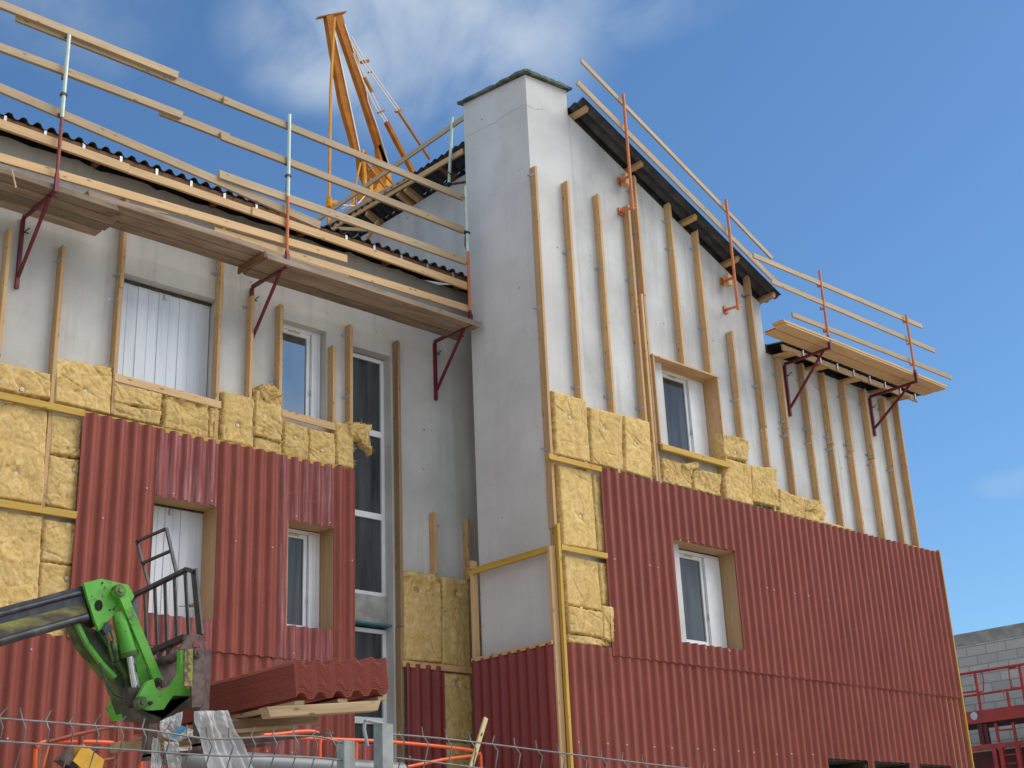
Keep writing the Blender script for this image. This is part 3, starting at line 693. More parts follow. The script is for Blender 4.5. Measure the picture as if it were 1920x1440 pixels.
wool([(833, 1260), (884, 1264), (888, 1388), (833, 1385)], A, .13, wash=[(860, 1281)], puff=1.1)
wool([(833, 1390), (888, 1394), (890, 1520), (833, 1520)], A, .13)
wool([(893, 1162), (915, 1164), (920, 1300), (896, 1300)], A, .08)
B = WB
wool([(1038, 732), (1100, 749), (1108, 868), (1043, 852)], B, wash=[(1070, 782)], puff=.8)
wool([(1106, 763), (1167, 777), (1170, 884), (1110, 868)], B, wash=[(1133, 802)], puff=.8)
wool([(1171, 777), (1219, 790), (1225, 900), (1173, 884)], B, wash=[(1192, 831)], puff=.7)
wool([(1221, 820), (1235, 824), (1239, 903), (1227, 899)], B, .10, puff=2)
wool([(1241, 858), (1300, 872), (1298, 918), (1243, 904)], B, .13, puff=2.2, rag=.025)
wool([(1302, 880), (1354, 888), (1354, 932), (1302, 919)], B, .13, puff=2.2, rag=.025)
wool([(1281, 870), (1311, 863), (1313, 878), (1290, 882)], B, .16, puff=1, rag=.01)
wool([(1353, 810), (1407, 825), (1403, 864), (1357, 855)], B, .15, wash=[(1380, 848)], puff=1.6, tear=.2)
wool([(1357, 856), (1410, 873), (1413, 950), (1362, 936)], B, .14, puff=1.3)
wool([(1409, 871), (1456, 878), (1462, 952), (1413, 940)], B, .13, wash=[(1432, 908)], puff=1.2)
wool([(1462, 917), (1513, 934), (1508, 976), (1463, 963)], B, .14, puff=1.8, rag=.03)
wool([(1512, 938), (1549, 945), (1547, 984), (1510, 974)], B, .15, puff=2.2, rag=.03)
wool([(1551, 979), (1600, 990), (1600, 1002), (1550, 990)], B, .13, puff=1.5, rag=.02)
wool([(1047, 868), (1110, 885), (1121, 1033), (1057, 1022)], B, wash=[(1089, 968)], puff=.6)
wool([(1112, 887), (1134, 892), (1141, 1040), (1122, 1034)], B, .12, puff=1.2)
wool([(1058, 1038), (1122, 1052), (1130, 1146), (1064, 1133)], B, wash=[(1092, 1140)], puff=.6)
wool([(1123, 1053), (1141, 1056), (1151, 1136), (1131, 1133)], B, .13, puff=1)
wool([(1064, 1134), (1130, 1148), (1133, 1196), (1068, 1186)], B, .15, puff=1.1)
wool([(1066, 1187), (1151, 1201), (1152, 1214), (1066, 1206)], B, .13, puff=1.8, rag=.02)
wool([(1131, 1134), (1151, 1138), (1153, 1205), (1134, 1199)], B, .16, puff=1.2)
# torn tuft that hangs over the stair window and fluff on top edges
def tuft(P, dirs, seed):
    mb = MB()
    for (dx, dz, ln, w) in dirs:
        n = 9; top = []; bot = []
        for i in range(n+1):
            t = i/n; c = P+Vector((dx*ln*t, -.03-.05*t*random.uniform(.6, 1.3), dz*ln*t-.04*t*t)); hw = w*(1-t)**.6*random.uniform(.6, 1.25)+.003
            nrm = Vector((-dz, 0, dx)); top.append(c+nrm*hw); bot.append(c-nrm*hw)
        mid = [(a+b)/2+Vector((0, -.022*(1-i/n), 0)) for i, (a, b) in enumerate(zip(top, bot))]
        bk = [(a+b)/2+Vector((0, .02, 0)) for a, b in zip(top, bot)]
        vs = top+mid+bot+bk; m = n+1; fs = []
        for i in range(n):
            for a, b in ((0, 1), (1, 2), (2, 3), (3, 0)): fs.append((a*m+i, b*m+i, b*m+i+1, a*m+i+1))
        mb.add(vs, fs, True)
    o = mb.build('torn_wool', WOOL, bld, origin=P); return o
wool([(655, 790), (700, 796), (690, 822), (660, 816)], A-.04, .15, puff=1.5, rag=.05, res=.008)
wool([(664, 806), (688, 806), (699, 846), (684, 834)], A-.05, .15, puff=1.5, rag=.04, res=.008)
wool([(484, 722), (512, 722), (531, 742), (500, 752)], A-.03, .15, puff=2, rag=.045, res=.008)
wool([(1478, 958), (1508, 960), (1501, 976), (1482, 968)], B-.03, .12, puff=1.5, rag=.05, res=.008)
wool([(1509, 935), (1540, 938), (1532, 955), (1512, 958)], B-.03, .14, puff=1.5, rag=.03, res=.008)

# ================================================================ SCAFFOLD BRACKETS, POSTS, RAILS, PLANKS
def wall_bracket(X, wy, z, reach, mats, label, group, top, drop=.93, galv=None, hook=True, kneey=.12):
    e = empty('scaffold_bracket', (X, wy-reach, z-drop), label, 'scaffold bracket', group)
    yo = wy-reach
    m = MB(); s = .042
    m.box(X-s/2, X+s/2, yo-.02, wy-.035, z-s/2, z+s/2); m.box(X-s/2, X+s/2, wy-.05, wy-.006, z-drop, z-s/2-.001)
    m.bar((X, yo+.14, z-s/2), (X, wy-.05, z-drop+.15), .034, .034, up=(1, 0, 0)); m.box(X-s/2-.004, X+s/2+.004, yo-.034, yo-.02, z-.03, z+.16)
    m.box(X-.02, X+.02, yo-.02, yo+.02, z+s/2, z+.22); m.build('frame', mats[0], e)
    m = MB(); r = .021; m.tube([(X, yo, z+.2), (X, yo, galv or top)], r, 12)
    m.build('post', mats[1], e)
    if galv:
        m = MB(); m.tube([(X, yo, galv-.03), (X, yo, top)], .024, 12); m.build('post_extension', GALVG, e)
        m = MB(); m.tube([(X, yo+.02, galv+.28), (X+.02, yo+.07, galv+.25), (X+.02, yo+.08, galv+.1), (X, yo+.04, galv+.04)], .010, 8); m.box(X-.035, X+.035, yo-.03, yo+.04, galv+.27, galv+.30); m.build('clamp', GRIM, e)
    # hooks that carry the rail boards
    if hook:
        m = MB()
        for h in hook: m.box(X-.018, X+.018, yo+.02, yo+.075, Z(h)-.075, Z(h)-.058); m.box(X-.018, X+.018, yo+.066, yo+.075, Z(h)-.06, Z(h)-.02)
        m.build('board_clip', mats[1] if not galv else GRIM, e)
    m = MB(); m.tube([(X, wy-.06, z-.22), (X+.05, wy-.12, z-.16)], .008, 6); m.tube([(X, wy-.05, z-.2), (X+.07, wy-.06, z-.2)], .008, 6); m.build('wall_bolt', GRIM, e)
    return e
GA = 'cantilever scaffold brackets on the recessed left facade'
HK = (10.08, 9.5, 8.98)
wall_bracket(5.78, WA, Z(7.90), .88, (MAROON, RUSTRAIL), 'maroon bracket with dull red post, leftmost on the left facade', GA, Z(10.02), galv=Z(8.90), hook=HK)
wall_bracket(8.97, WA, Z(7.90), .85, (MAROON, ORANGE), 'maroon bracket with orange and galvanised post in middle of left facade above small window', GA, Z(10.19), galv=Z(8.95), hook=HK)
wall_bracket(12.16, WA, Z(7.91), .84, (MAROON, ORANGE), 'maroon bracket with orange post tight against the left side of the tower', GA, Z(10.2), galv=Z(9.12), hook=HK)
GB = 'cantilever scaffold brackets under the far right eaves'
HB_ = (9.55, 9.13, 8.72)
wall_bracket(18.21, WB, Z(8.35), .95, (MAROON, ORANGE), 'maroon bracket with thin orange post under the left half of the right-hand platform', GB, Z(9.76), hook=HB_)
wall_bracket(20.77, WB, Z(8.33), 1.0, (MAROON, ORANGE), 'maroon bracket with thin orange post at the right end, vertical leg showing between studs', GB, Z(9.62), hook=HB_, drop=.75)

GR = 'guard rail boards of the left facade'
def rail(p, q, Y, h, t, label, group, mat=RAIL, name='guard_rail', dy=0):
    o = board(name, PY(*p, Y+dy), PY(*q, Y+dy), t, h, mat, warp=.006); return tag(o, label, 'timber board', group)
YR = 13.575
rail((-90, -27), (333, 142), YR, .105, .05, 'topmost left rail board running out of the upper left corner', GR)
rail((30, 32), (432, 193), YR, .115, .04, 'short top rail board bridging the left and right top boards', GR, dy=.045)
rail((418, 188), (868, 371), YR, .105, .045, 'top rail board that ends against the tower below the crane', GR)
rail((-90, 56), (341, 217), YR, .105, .05, 'second rail board from the top at the left, ending with a thick square end', GR)
rail((300, 209), (430, 259), YR, .115, .045, 'short piece of second row rail seen between two thicker boards', GR, dy=.045)
rail((413, 255), (868, 432), YR, .105, .045, 'second rail board down, its right end meeting the tower', GR)
rail((-90, 127), (600, 423), YR, .115, .04, 'third rail board down, crossing just above the wavy roof edge', GR, dy=.02)
rail((410, 327), (872, 490), YR, .115, .045, 'third row rail board from a sawn end above the roof edge to the tower', GR, dy=-.01)
rail((-90, 202), (241, 317), YR, .115, .045, 'pale fresh board in front of the eaves at far left', GR, WOOD)
rail((240, 318), (480, 400), YR, .105, .04, 'pale fresh board in front of the eaves over the shutter', GR, WOOD, dy=.02)
rail((472, 396), (876, 537), YR, .115, .04, 'pale fresh board in front of the eaves, right part up to the tower', GR, WOOD)
rail((-90, 270), (650, 486), YR, .11, .04, 'long pale toe board with knots standing on the left platform', GR, WOOD, name='toe_board')
rail((401, 433), (883, 581), YR, .11, .03, 'pale toe board lapped below the long one and ending at the tower', GR, WOOD, name='toe_board', dy=.035)

# planks of the left platform
GP = 'weathered scaffold planks of the left platform'
def planks(x0, x1, z, n, ya, yb, mat, gp, where, jitter=.05, th=.042):
    w = (yb-ya)/n
    nm = ['outermost', 'second from the outside', 'third from the outside', 'fourth from the outside', 'innermost'] if n > 4 else ['outermost', 'second from the outside', 'third from the outside', 'innermost'] if n == 4 else ['outermost', 'middle', 'innermost'] if n == 3 else ['outer', 'inner']
    for i in range(n):
        y = ya+w*(i+.5); z2 = z+random.uniform(-.008, .008); o = board('scaffold_plank', (x0+random.uniform(-jitter, jitter), y, z2), (x1+random.uniform(-jitter, jitter), y, z2), w-.022, th, mat, up=(0, 0, 1), warp=.010)
        tag(o, '%s plank %s' % (nm[i], where), 'plank', gp)
planks(3.2, 6.66, Z(7.935), 4, 13.50, 14.27, PLANK, GP, 'of the lower left platform over the leftmost studs', .1, .08)
planks(6.15, 9.95, Z(8.02), 3, 13.52, 14.10, PLANK, GP, 'of the middle platform length over the closed shutter', .05, .08)
planks(8.64, 12.33, Z(7.935), 3, 13.47, 14.10, PLANK, GP, 'of the right platform length reaching the tower', .012, .08)
board_lo = board('loose_batten', PY(560, 498, 13.7), PY(640, 525, 13.7), .03, .025, WOOD); tag(board_lo, 'thin broken lath lying on the left platform near its middle', 'timber offcut')
b = board('loose_batten', PY(245, 385, 13.75), PY(312, 402, 13.75), .05, .02, WOOD); tag(b, 'short pale lath lying on platform between two toe boards above the shutter', 'timber offcut')
b = board('loose_batten', PY(22, 318, 13.47), PY(30, 352, 13.47), .02, .012, WOOD); tag(b, 'thin sliver of wood hanging off the platform edge at far left', 'timber offcut')
# brackets' cross timber end cap below the right length
b = board('cross_batten', (8.60, 13.46, Z(7.93)), (8.60, 14.10, Z(7.93)), .03, .085, BROWNB); tag(b, 'dark cross batten under the left end of the right planks', 'timber batten')
# far right platform
GQ = 'new planks of the right-hand platform'
planks(17.02, 21.85, Z(8.455), 2, 11.38, 11.86, PLYW, GQ, 'in the lower layer of the new right-hand platform', .04, .038)
planks(16.95, 21.80, Z(8.497), 2, 11.37, 11.87, PLYW, GQ, 'in the upper layer of the new right-hand platform', .12, .038)
b = board('loose_plank', (20.6, 11.66, Z(8.535)), (21.4, 11.58, Z(8.56)), .2, .03, PLYW); tag(b, 'short plank lying across the right end of the new platform', 'plank')
GV = 'guard rail boards at the right eaves'
YB_ = 11.43
rail((1412, 479), (1728, 612), YB_, .085, .03, 'top rail board over the right-hand platform', GV)
rail((1446, 527), (1752, 658), YB_, .085, .03, 'middle rail board over the right-hand platform', GV)
rail((1485, 590), (1783, 708), YB_+.01, .085, .03, 'lowest rail board just above the right-hand platform planks', GV)
# verge guard rail
GW = 'rail boards climbing along the sloping roof edge'
rail((1089, 113), (1447, 484), 11.95, .075, .03, 'upper sloping rail along the roof edge right of the tower', GW)
rail((1082, 154), (1457, 532), 11.95, .10, .03, 'lower sloping rail along the roof edge right of the tower', GW)
def verge_post(pt, pb, arms, label):
    Y = 11.88; T = PY(*pt, Y); Bt = PY(*pb, Y); T.x = Bt.x = (T.x+Bt.x)/2
    e = empty('guard_post', Bt, label, 'guard post', 'orange guard posts bolted to the gable wall')
    m = MB(); m.tube([Bt, T], .024, 12); m.build('post', ORANGE, e)
    for (wx, wy_), pp, blk in arms:
        a = PY(wx, wy_, WB-.02); c = PY(*pp, Y); c.x = T.x
        m = MB(); m.tube([a, c], .022, 10); m.box(a.x-.05, a.x+.05, WB-.03, WB-.004, a.z-.06, a.z+.06); m.build('arm', ORANGE, e)
        if blk: board('packing_block', (a.x, WB-.12, a.z-.12), (a.x, WB-.12, a.z+.08), .11, .09, STUD, e, up=(1, 0, 0))
        else:
            m = MB(); m.tube([c, c+Vector((.06, -.02, .09))], .008, 6); m.tube([c, c+Vector((.1, .0, .02))], .008, 6); m.build('clamp_lever', ORANGE, e)
verge_post((1168, 176), (1187, 394), [((1163, 340), (1178, 328), True), ((1164, 397), (1184, 388), False)], 'orange post with two wall arms on the upper part of the gable')
verge_post((1361, 374), (1384, 580), [((1355, 528), (1376, 519), True), ((1361, 581), (1383, 574), False)], 'orange post with two wall arms low on the gable near its right corner')
# rail over the high edge beside the tower
e = empty('guard_post', PX(841, 346, 12.88), 'pale galvanised post standing left of the tower above the dark roof edge', 'guard post')
m = MB(); m.tube([PX(842, 345, 12.88), PX(848, 220, 12.88)], .026, 12); m.build('post', GALVG, e)
m = MB(); p = PX(843, 325, 12.88); m.tube([p+Vector((-.04, 0, .05)), p+Vector((-.08, -.03, -.02)), p+Vector((-.03, -.07, -.06)), p+Vector((.03, 0, -.02))], .01, 8); m.build('clamp', GRIM, e)
m = MB(); p = PX(841, 346, 12.88); m.bar(p, p+Vector((.38, -.55, .0)), .03, .03); m.box(p.x-.05, p.x+.05, p.y-.05, p.y+.05, p.z-.01, p.z+.01); m.build('base_bracket', GRIM, e)
p, q = PX(590, 416, 12.90), PX(868, 222, 12.90); q = p+(q-p)*1.03
tag(board('guard_rail', p, q, .03, .09, RAIL), 'single rail board rising to the tower in front of the crane foot', 'timber board')
b = board('loose_batten', PX(624, 428, 12.6), PX(692, 431, 12.9), .03, .06, WOOD); tag(b, 'board offcut lying beside the wavy roof edge under the crane', 'timber offcut')
b = board('loose_batten', PX(710, 414, 13.2), PX(690, 446, 12.9), .04, .07, WOOD); tag(b, 'short slanting prop against the grey upper wall', 'timber offcut')
m = MB(); m.add([PY(795, 525, 14.0), PY(822, 529, 14.0), PY(852, 534, 14.0), PY(822, 534, 14.0)]+[v+Vector((0, .004, 0)) for v in (PY(795, 525, 14.0), PY(822, 529, 14.0), PY(852, 534, 14.0), PY(822, 534, 14.0))], [(0, 1, 2, 3), (7, 6, 5, 4), (0, 4, 5, 1), (1, 5, 6, 2), (2, 6, 7, 3), (3, 7, 4, 0)])
m.build('loose_flashing', PVC, bld)

# ================================================================ CRANE
YC = 40.0
e = empty('tower_crane', PY(700, 700, YC)*1, 'orange crane top with A-frame and tie rods rising behind the roof', 'crane')
def cp(x, y, d=0): return PY(x, y, YC+d)
def member(name, pts, w, mat, d=0, dep=None):
    m = MB(); P = [cp(*p, d) for p in pts]
    for a_, b_ in zip(P[:-1], P[1:]): m.bar(a_, b_, w, dep or w, up=(0, 1, 0))
    return m.build(name, mat, e)
m = MB(); m.prism([cp(598, 30), cp(650, 20), cp(650, 22), cp(598, 32)], (0, .25, 0)); m.build('head_plate', CRANEB, e)
def leg(name, poly, rib, d):
    m = MB(); m.prism([cp(*p, d) for p in poly], (0, .25, 0)); o = m.build(name, CRANEB, e)
    m = MB()
    for a_, b_ in zip(rib[:-1], rib[1:]): m.bar(cp(*a_, d-.02), cp(*b_, d-.02), .045, .05, up=(0, 1, 0))
    m.build('edge_flange', CRANEW, o)
leg('mast_leg', [(612, 28), (626, 27), (626, 45), (631, 80), (655, 190), (678, 290), (668, 290), (640, 190), (622, 90)], [(627, 60), (652, 178), (655, 190), (676, 290)], 0)
leg('mast_leg', [(627, 26), (641, 22), (648, 50), (672, 110), (690, 175), (706, 240), (730, 310), (722, 312), (705, 262), (682, 190), (650, 95), (633, 45)], [(646, 45), (668, 110), (688, 175), (690, 190), (708, 240), (730, 312)], 1.0)
m = MB(); m.prism([cp(708, 275, 1), cp(713, 270, 1), (cp(731, 315, 1)), cp(738, 350, 1), cp(700, 345, 1), cp(695, 318, 1), cp(711, 302, 1)], (0, .25, 0)); m.prism([cp(672, 285), cp(680, 284), cp(692, 320), cp(712, 330), cp(706, 352), cp(690, 352), cp(676, 318)], (0, .25, 0)); m.build('slewing_frame', CRANEB, e)
member('pendant_bar', [(627, 33), (620, 170), (617, 375)], .09, CRANE, -.4)
member('pendant_bar', [(617, 375), (616, 420)], .12, CRANE, -.4)
m = MB(); m.tube([cp(613, 376, -.5), cp(620, 384, -.5), cp(630, 380, -.5)], .12, 8); m.tube([cp(617, 371, -.5), cp(617, 388, -.5)], .13, 8); m.build('pulley_block', CRANE, e)
member('brace', [(680, 282), (685, 350), (686, 360)], .13, CRANE, -.1); member('brace', [(676, 305), (665, 350)], .07, CRANE, -.1)
member('brace', [(688, 306), (724, 354)], .09, CRANE, -.1); member('brace', [(684, 285), (744, 354)], .06, CRANEB, -.3)
member('brace', [(640, 392), (664, 380), (662, 360)], .05, CRANE, -.1); member('brace', [(637, 384), (668, 386), (690, 360)], .04, CRANEW, -.1)
m = MB(); m.prism([cp(690, 352, .2), cp(716, 342, .2), cp(728, 350, .2), cp(722, 362, .2), cp(692, 364, .2)], (0, .8, 0)); m.prism([cp(727, 325, .2), cp(733, 325, .2), cp(736, 352, .2), cp(722, 352, .2)], (0, .3, 0)); m.build('slewing_base', CRANE, e)
for dx in (0, 3.5): member('tie_cable', [(655+dx, 72-dx*1.5), (682+dx, 120-dx), (745+dx, 208-dx)], .035, CRANEW, .5)
member('tie_rod', [(746, 208), (806, 299)], .075, CRANEB, .5, .1)
for dx in (0, 6): member('tie_cable', [(662+dx*.4, 100), (682+dx, 155), (706+dx, 205), (722+dx*.8, 228)], .035, CRANEW, .6)
member('tie_link', [(683, 145), (698, 173)], .11, CRANEB, .6); member('tie_link', [(677, 117), (691, 114)], .12, CRANEB, .6); member('tie_link', [(708, 212), (721, 207)], .07, CRANEB, .6); member('tie_link', [(690, 136), (698, 135)], .06, CRANEB, .6); member('tie_link', [(742, 210), (751, 206)], .1, CRANEB, .6)
member('tie_rod', [(724, 229), (748, 275), (774, 323)], .17, CRANEB, .6, .2)
# hidden lower mast so the crane stands on the ground
m = MB(); b0 = cp(700, 355, .5)
for dx in (-.6, .6):
    for dy in (-.6, .6): m.bar((b0.x+dx, b0.y+dy, 0), (b0.x+dx, b0.y+dy, b0.z), .15, .15, up=(1, 0, 0))
zz = 0; k = 0
while zz < b0.z-1.5:
    s = 1 if k % 2 else -1
    for dy in (-.6, .6): m.bar((b0.x-.6*s, b0.y+dy, zz), (b0.x+.6*s, b0.y+dy, zz+1.4), .07, .07)
    for dx in (-.6, .6): m.bar((b0.x+dx, b0.y-.6*s, zz), (b0.x+dx, b0.y+.6*s, zz+1.4), .07, .07)
    zz += 1.4; k += 1
m.build('mast', CRANE, e)

# ================================================================ TELEHANDLER BOOM WITH FORK CARRIAGE
TY = 10.05
e = empty('telehandler', (4.8, 10.2, 0), 'green and black telehandler boom holding a fork carriage in front of the red cladding', 'telehandler')
def tp(x, y, Y=TY): return PY(x, y, Y)
def plate(name, poly, Y, dep, mat, par=None):
    m = MB(); m.prism([PY(*p, Y) for p in poly], (0, dep, 0)); return m.build(name, mat, par or e)
bo = plate('boom', [(-700, 1333), (0, 1139), (70, 1121), (110, 1110), (158, 1097), (166, 1128), (176, 1160), (70, 1190), (0, 1211), (-700, 1424)], TY, .26, BLACK)
plate('boom_side_groove', [(-700, 1368), (0, 1170), (158, 1130), (165, 1152), (0, 1196), (-700, 1399)], TY-.012, .01, MUD, bo)
m = MB(); m.tube([tp(-700, 1412, TY-.01), tp(0, 1203, TY-.01), tp(163, 1157, TY-.01)], .032, 12); m.tube([tp(-700, 1350, TY-.0), tp(0, 1152, TY), tp(150, 1112, TY)], .022, 12); m.build('boom_edge_tube', BLACK, bo)
hd = [(157, 1093), (190, 1085), (241, 1097), (252, 1118), (247, 1126), (241, 1129), (226, 1143), (206, 1160), (186, 1183), (178, 1164), (165, 1123)]
head = plate('boom_head', hd, TY-.05, .035, GREEN); plate('head_plate', hd, TY+.28, .035, GREEN, head)
plate('head_core', [(160, 1096), (190, 1090), (236, 1101), (244, 1118), (224, 1136), (186, 1172), (178, 1160)], TY+.0, .25, DGREEN, head)
m = MB(); c = tp(185, 1135, TY-.052); ov = [c+Vector((.034*math.cos(t)*1.0, 0, .045*math.sin(t))) for t in [k*math.pi/10 for k in range(20)]]; m.prism(ov, (0, -.002, 0)); m.build('lightening_hole', HOLE, head)
for x, y, s in ((206, 1144, .007), (214, 1143, .007), (192, 1093, .008), (172, 1118, .005)):
    m = MB(); c = tp(x, y, TY-.052); m.prism([c+Vector((s*math.cos(t), 0, s*math.sin(t))) for t in [k*math.pi/5 for k in range(10)]], (0, -.002, 0)); m.build('bolt_hole', HOLE, head)
def pin(x, y, r, Y, mat, dep=.05, par=None):
    m = MB(); c = PY(x, y, Y); m.tube([c+Vector((0, dep, 0)), c, c+Vector((0, -.012, 0))], [r, r, r*.85], 20); m.tube([c+Vector((0, -.011, 0)), c+Vector((0, -.026, 0))], r*.38, 10); return m.build('pin', mat, par or e)
# lower nose of the boom, behind the cylinder
nose = plate('nose', [(144, 1170), (184, 1182), (205, 1200), (232, 1215), (262, 1240), (292, 1300), (285, 1325), (240, 1335), (228, 1300), (215, 1270), (190, 1244), (163, 1208)], TY+.06, .2, DGREEN)
plate('nose_plate', [(236, 1145), (250, 1180), (268, 1238), (290, 1300), (262, 1312), (246, 1262), (240, 1228)], TY+.03, .025, GREEN, nose)
m = MB()
for a_, b_ in (((144, 1170), (163, 1208)), ((163, 1208), (190, 1244)), ((190, 1244), (215, 1270))): m.bar(tp(*a_, TY+.04), tp(*b_, TY+.04), .03, .04, up=(0, 1, 0))
m.build('nose_flange', GREEN, nose)
m = MB(); m.bar(tp(184, 1182, TY+.04), tp(232, 1262, TY+.04), .035, .05, up=(0, 1, 0)); m.bar(tp(232, 1262, TY+.04), tp(240, 1300, TY+.04), .03, .05, up=(0, 1, 0)); m.build('nose_rib', DGREEN, nose)
# tilt cylinder and rod
m = MB(); m.tube([tp(222, 1148, TY-.04), tp(228, 1170, TY-.04), tp(243, 1226, TY-.04)], [.05, .065, .067], 22); cyl = m.build('tilt_cylinder', GREEN, e)
m = MB(); m.tube([tp(242, 1222, TY-.04), tp(244, 1231, TY-.04)], .072, 22); m.build('gland', DGREEN, cyl)
m = MB(); m.tube([tp(242, 1225, TY-.04), tp(258, 1305, TY-.04)], .034, 20); m.build('rod', CHROME, cyl)
m = MB(); m.bar(tp(225, 1106, TY-.1), tp(297, 1279, TY-.1), .075, .035, up=(0, 1, 0)); m.build('link_bar', GREEN, e)
pin(225, 1107, .052, TY-.125, DGREEN); 
m = MB(); c = tp(225, 1108, TY-.12); m.tube([c+Vector((0, .04, 0)), c], .055, 22); m.build('boss', GREEN, e)
pin(297, 1279, .036, TY-.13, GRIM)
# hoses and fittings
plate('hose_block', [(193, 1180), (204, 1165), (213, 1178), (199, 1190)], TY-.1, .06, BLACK)
m = MB(); m.tube([tp(208, 1182, TY-.1), tp(212, 1195, TY-.12), tp(216, 1215, TY-.12), tp(220, 1236, TY-.11), tp(217, 1246, TY-.1), tp(211, 1243, TY-.08)], .013, 10); m.tube([tp(202, 1188, TY-.1), tp(206, 1215, TY-.1), tp(212, 1240, TY-.1)], .011, 10); m.tube([tp(213, 1205, TY-.12), tp(217, 1220, TY-.12)], .02, 10); m.build('hydraulic_hose', DGREEN, e)
m = MB(); m.tube([tp(187, 1243), tp(191, 1255), tp(196, 1270), tp(204, 1288), tp(214, 1302), tp(224, 1307), tp(234, 1309)], .010, 8); m.build('hydraulic_hose', BLACK, e)
# carriage foot plates
ft = plate('carriage_foot', [(200, 1325), (235, 1313), (240, 1347), (213, 1352)], 10.5, .03, GREEN); plate('foot_web', [(215, 1272), (233, 1290), (234, 1312), (206, 1322), (212, 1300)], 10.52, .03, GREEN, ft)
plate('foot_shade_web', [(234, 1290), (262, 1300), (300, 1325), (330, 1340), (322, 1352), (290, 1354), (242, 1350)], 10.1, .1, GRIM, ft)
arm = plate('carriage_arm', [(259, 1308), (270, 1288), (278, 1277), (288, 1273), (292, 1290), (300, 1296), (322, 1285), (337, 1262), (338, 1217), (346, 1216), (346, 1290), (357, 1290), (358, 1304), (325, 1304), (307, 1330), (280, 1332), (262, 1326)], 9.72, .05, GREEN)
plate('carriage_crossbar', [(308, 1331), (326, 1305), (358, 1305), (359, 1325), (340, 1334), (322, 1342), (300, 1345), (262, 1330), (255, 1325), (250, 1348), (300, 1352)], 9.76, .12, GRIM, arm)
pin(266, 1317, .05, 9.68, DGREEN, par=arm); pin(283, 1318, .016, 9.7, GRIM, par=arm)
plate('arm_back', [(240, 1288), (262, 1290), (285, 1276), (300, 1300), (262, 1330), (243, 1318)], 9.8, .1, GRIM, arm)
# carriage end plates (broad sides facing the camera)
ep = plate('end_plate', [(337, 1218), (352, 1191), (368, 1189), (380, 1191), (383, 1238), (384, 1320), (380, 1326), (360, 1326), (359, 1287), (362, 1286), (362, 1218)], 9.50, .03, RUST)
plate('slider_strip', [(347, 1217), (362, 1217), (361, 1286), (346, 1286)], 9.47, .03, RUSTG, ep)
plate('lifting_hole', [(362, 1208), (365, 1202), (370, 1201), (374, 1205), (375, 1213), (362, 1213)], 9.495, .004, REDDK, ep)
pin(371, 1224, .04, 9.47, RUST, par=ep)
m = MB(); m.tube([PX(292, 1243, 5.55), PX(318, 1236, 5.55), PX(340, 1228, 5.55)], .038, 14); m.tube([PX(300, 1222, 5.6), PX(302, 1250, 5.6)], .03, 8); m.tube([PX(318, 1215, 5.6), PX(318, 1240, 5.6)], .03, 8); m.build('cross_tube', RUST, e)
for x, y in ((300, 1275), (318, 1268)): pass
plate('tilt_plate', [(300, 1250), (330, 1240), (337, 1262), (322, 1285), (306, 1290), (296, 1270)], 9.95, .03, RUST)
# load backrest: a grille in the plane of the carriage
XB = 5.6
def bp(x, y): return PX(x, y, XB)
br = MB()
br.bar(bp(240, 1122), bp(352, 1067), .03, .045, up=(1, 0, 0)); br.bar(bp(350, 1067), bp(366, 1073), .03, .05, up=(1, 0, 0)); br.bar(bp(364, 1069), bp(376, 1192), .02, .075, up=(0, 1, 0)) ; br.bar(bp(256, 1235), bp(348, 1195), .045, .06, up=(1, 0, 0)); br.bar(bp(251, 1122), bp(256, 1235), .06, .05, up=(0, 1, 0))
DARKST = m_plain('worn_dark_steel', (.022, .020, .020), (.075, .055, .045), 9, .55, thr=(.45, .7))
back = br.build('load_backrest', DARKST, e)
for a_, b_ in (((271, 1110), (276, 1222)), ((290, 1101), (295, 1214)), ((309, 1092), (313, 1207)), ((327, 1083), (332, 1200)), ((347, 1073), (354, 1192))):
    m = MB(); m.bar(bp(*a_), bp(*b_), .012, .04, up=(0, 1, 0)); m.build('backrest_bar', DARKST, back)
m = MB(); w = .026
for a_, b_ in (((280, 1099), (257, 1015)), ((257, 1015), (312, 991)), ((312, 991), (332, 1078)), ((267, 1056), (320, 1033))): m.bar(bp(*a_), bp(*b_), .02, w, up=(1, 0, 0))
m.build('backrest_extension', DARKST, back)
# machine body, just outside the left edge of the picture
b0, b1 = PY(-700, 1378, 10.18), None
d0 = (PY(0, 1174, 10.18)-b0).normalized()
m = MB(); m.bar(b0+d0*.3, b0-d0*4.2, .34, .36); m.build('boom_base', BLACK, e)
rb = b0-d0*4.0
m = MB(); m.prism([(rb.x-.5, 9.6, .55), (rb.x+4.1, 9.6, .5), (rb.x+4.3, 9.6, .8), (rb.x+4.0, 9.6, 1.15), (rb.x+.9, 9.6, 1.2), (rb.x+.4, 9.6, rb.z+.15), (rb.x-.5, 9.6, rb.z+.1)], (0, 1.15, 0)); m.build('chassis', GREEN, e)
m = MB(); m.prism([(rb.x+1.2, 8.75, .7), (rb.x+2.7, 8.75, .7), (rb.x+2.8, 8.75, 1.5), (rb.x+2.3, 8.75, 2.4), (rb.x+1.25, 8.75, 2.4)], (0, .84, 0)); cb = m.build('cab', BLACK, e)
m = MB(); m.prism([(rb.x+1.35, 8.742, 1.3), (rb.x+2.62, 8.742, 1.3), (rb.x+2.66, 8.742, 1.5), (rb.x+2.22, 8.742, 2.28), (rb.x+1.38, 8.742, 2.28)], (0, -.008, 0)); m.build('side_window', GLASS, cb)
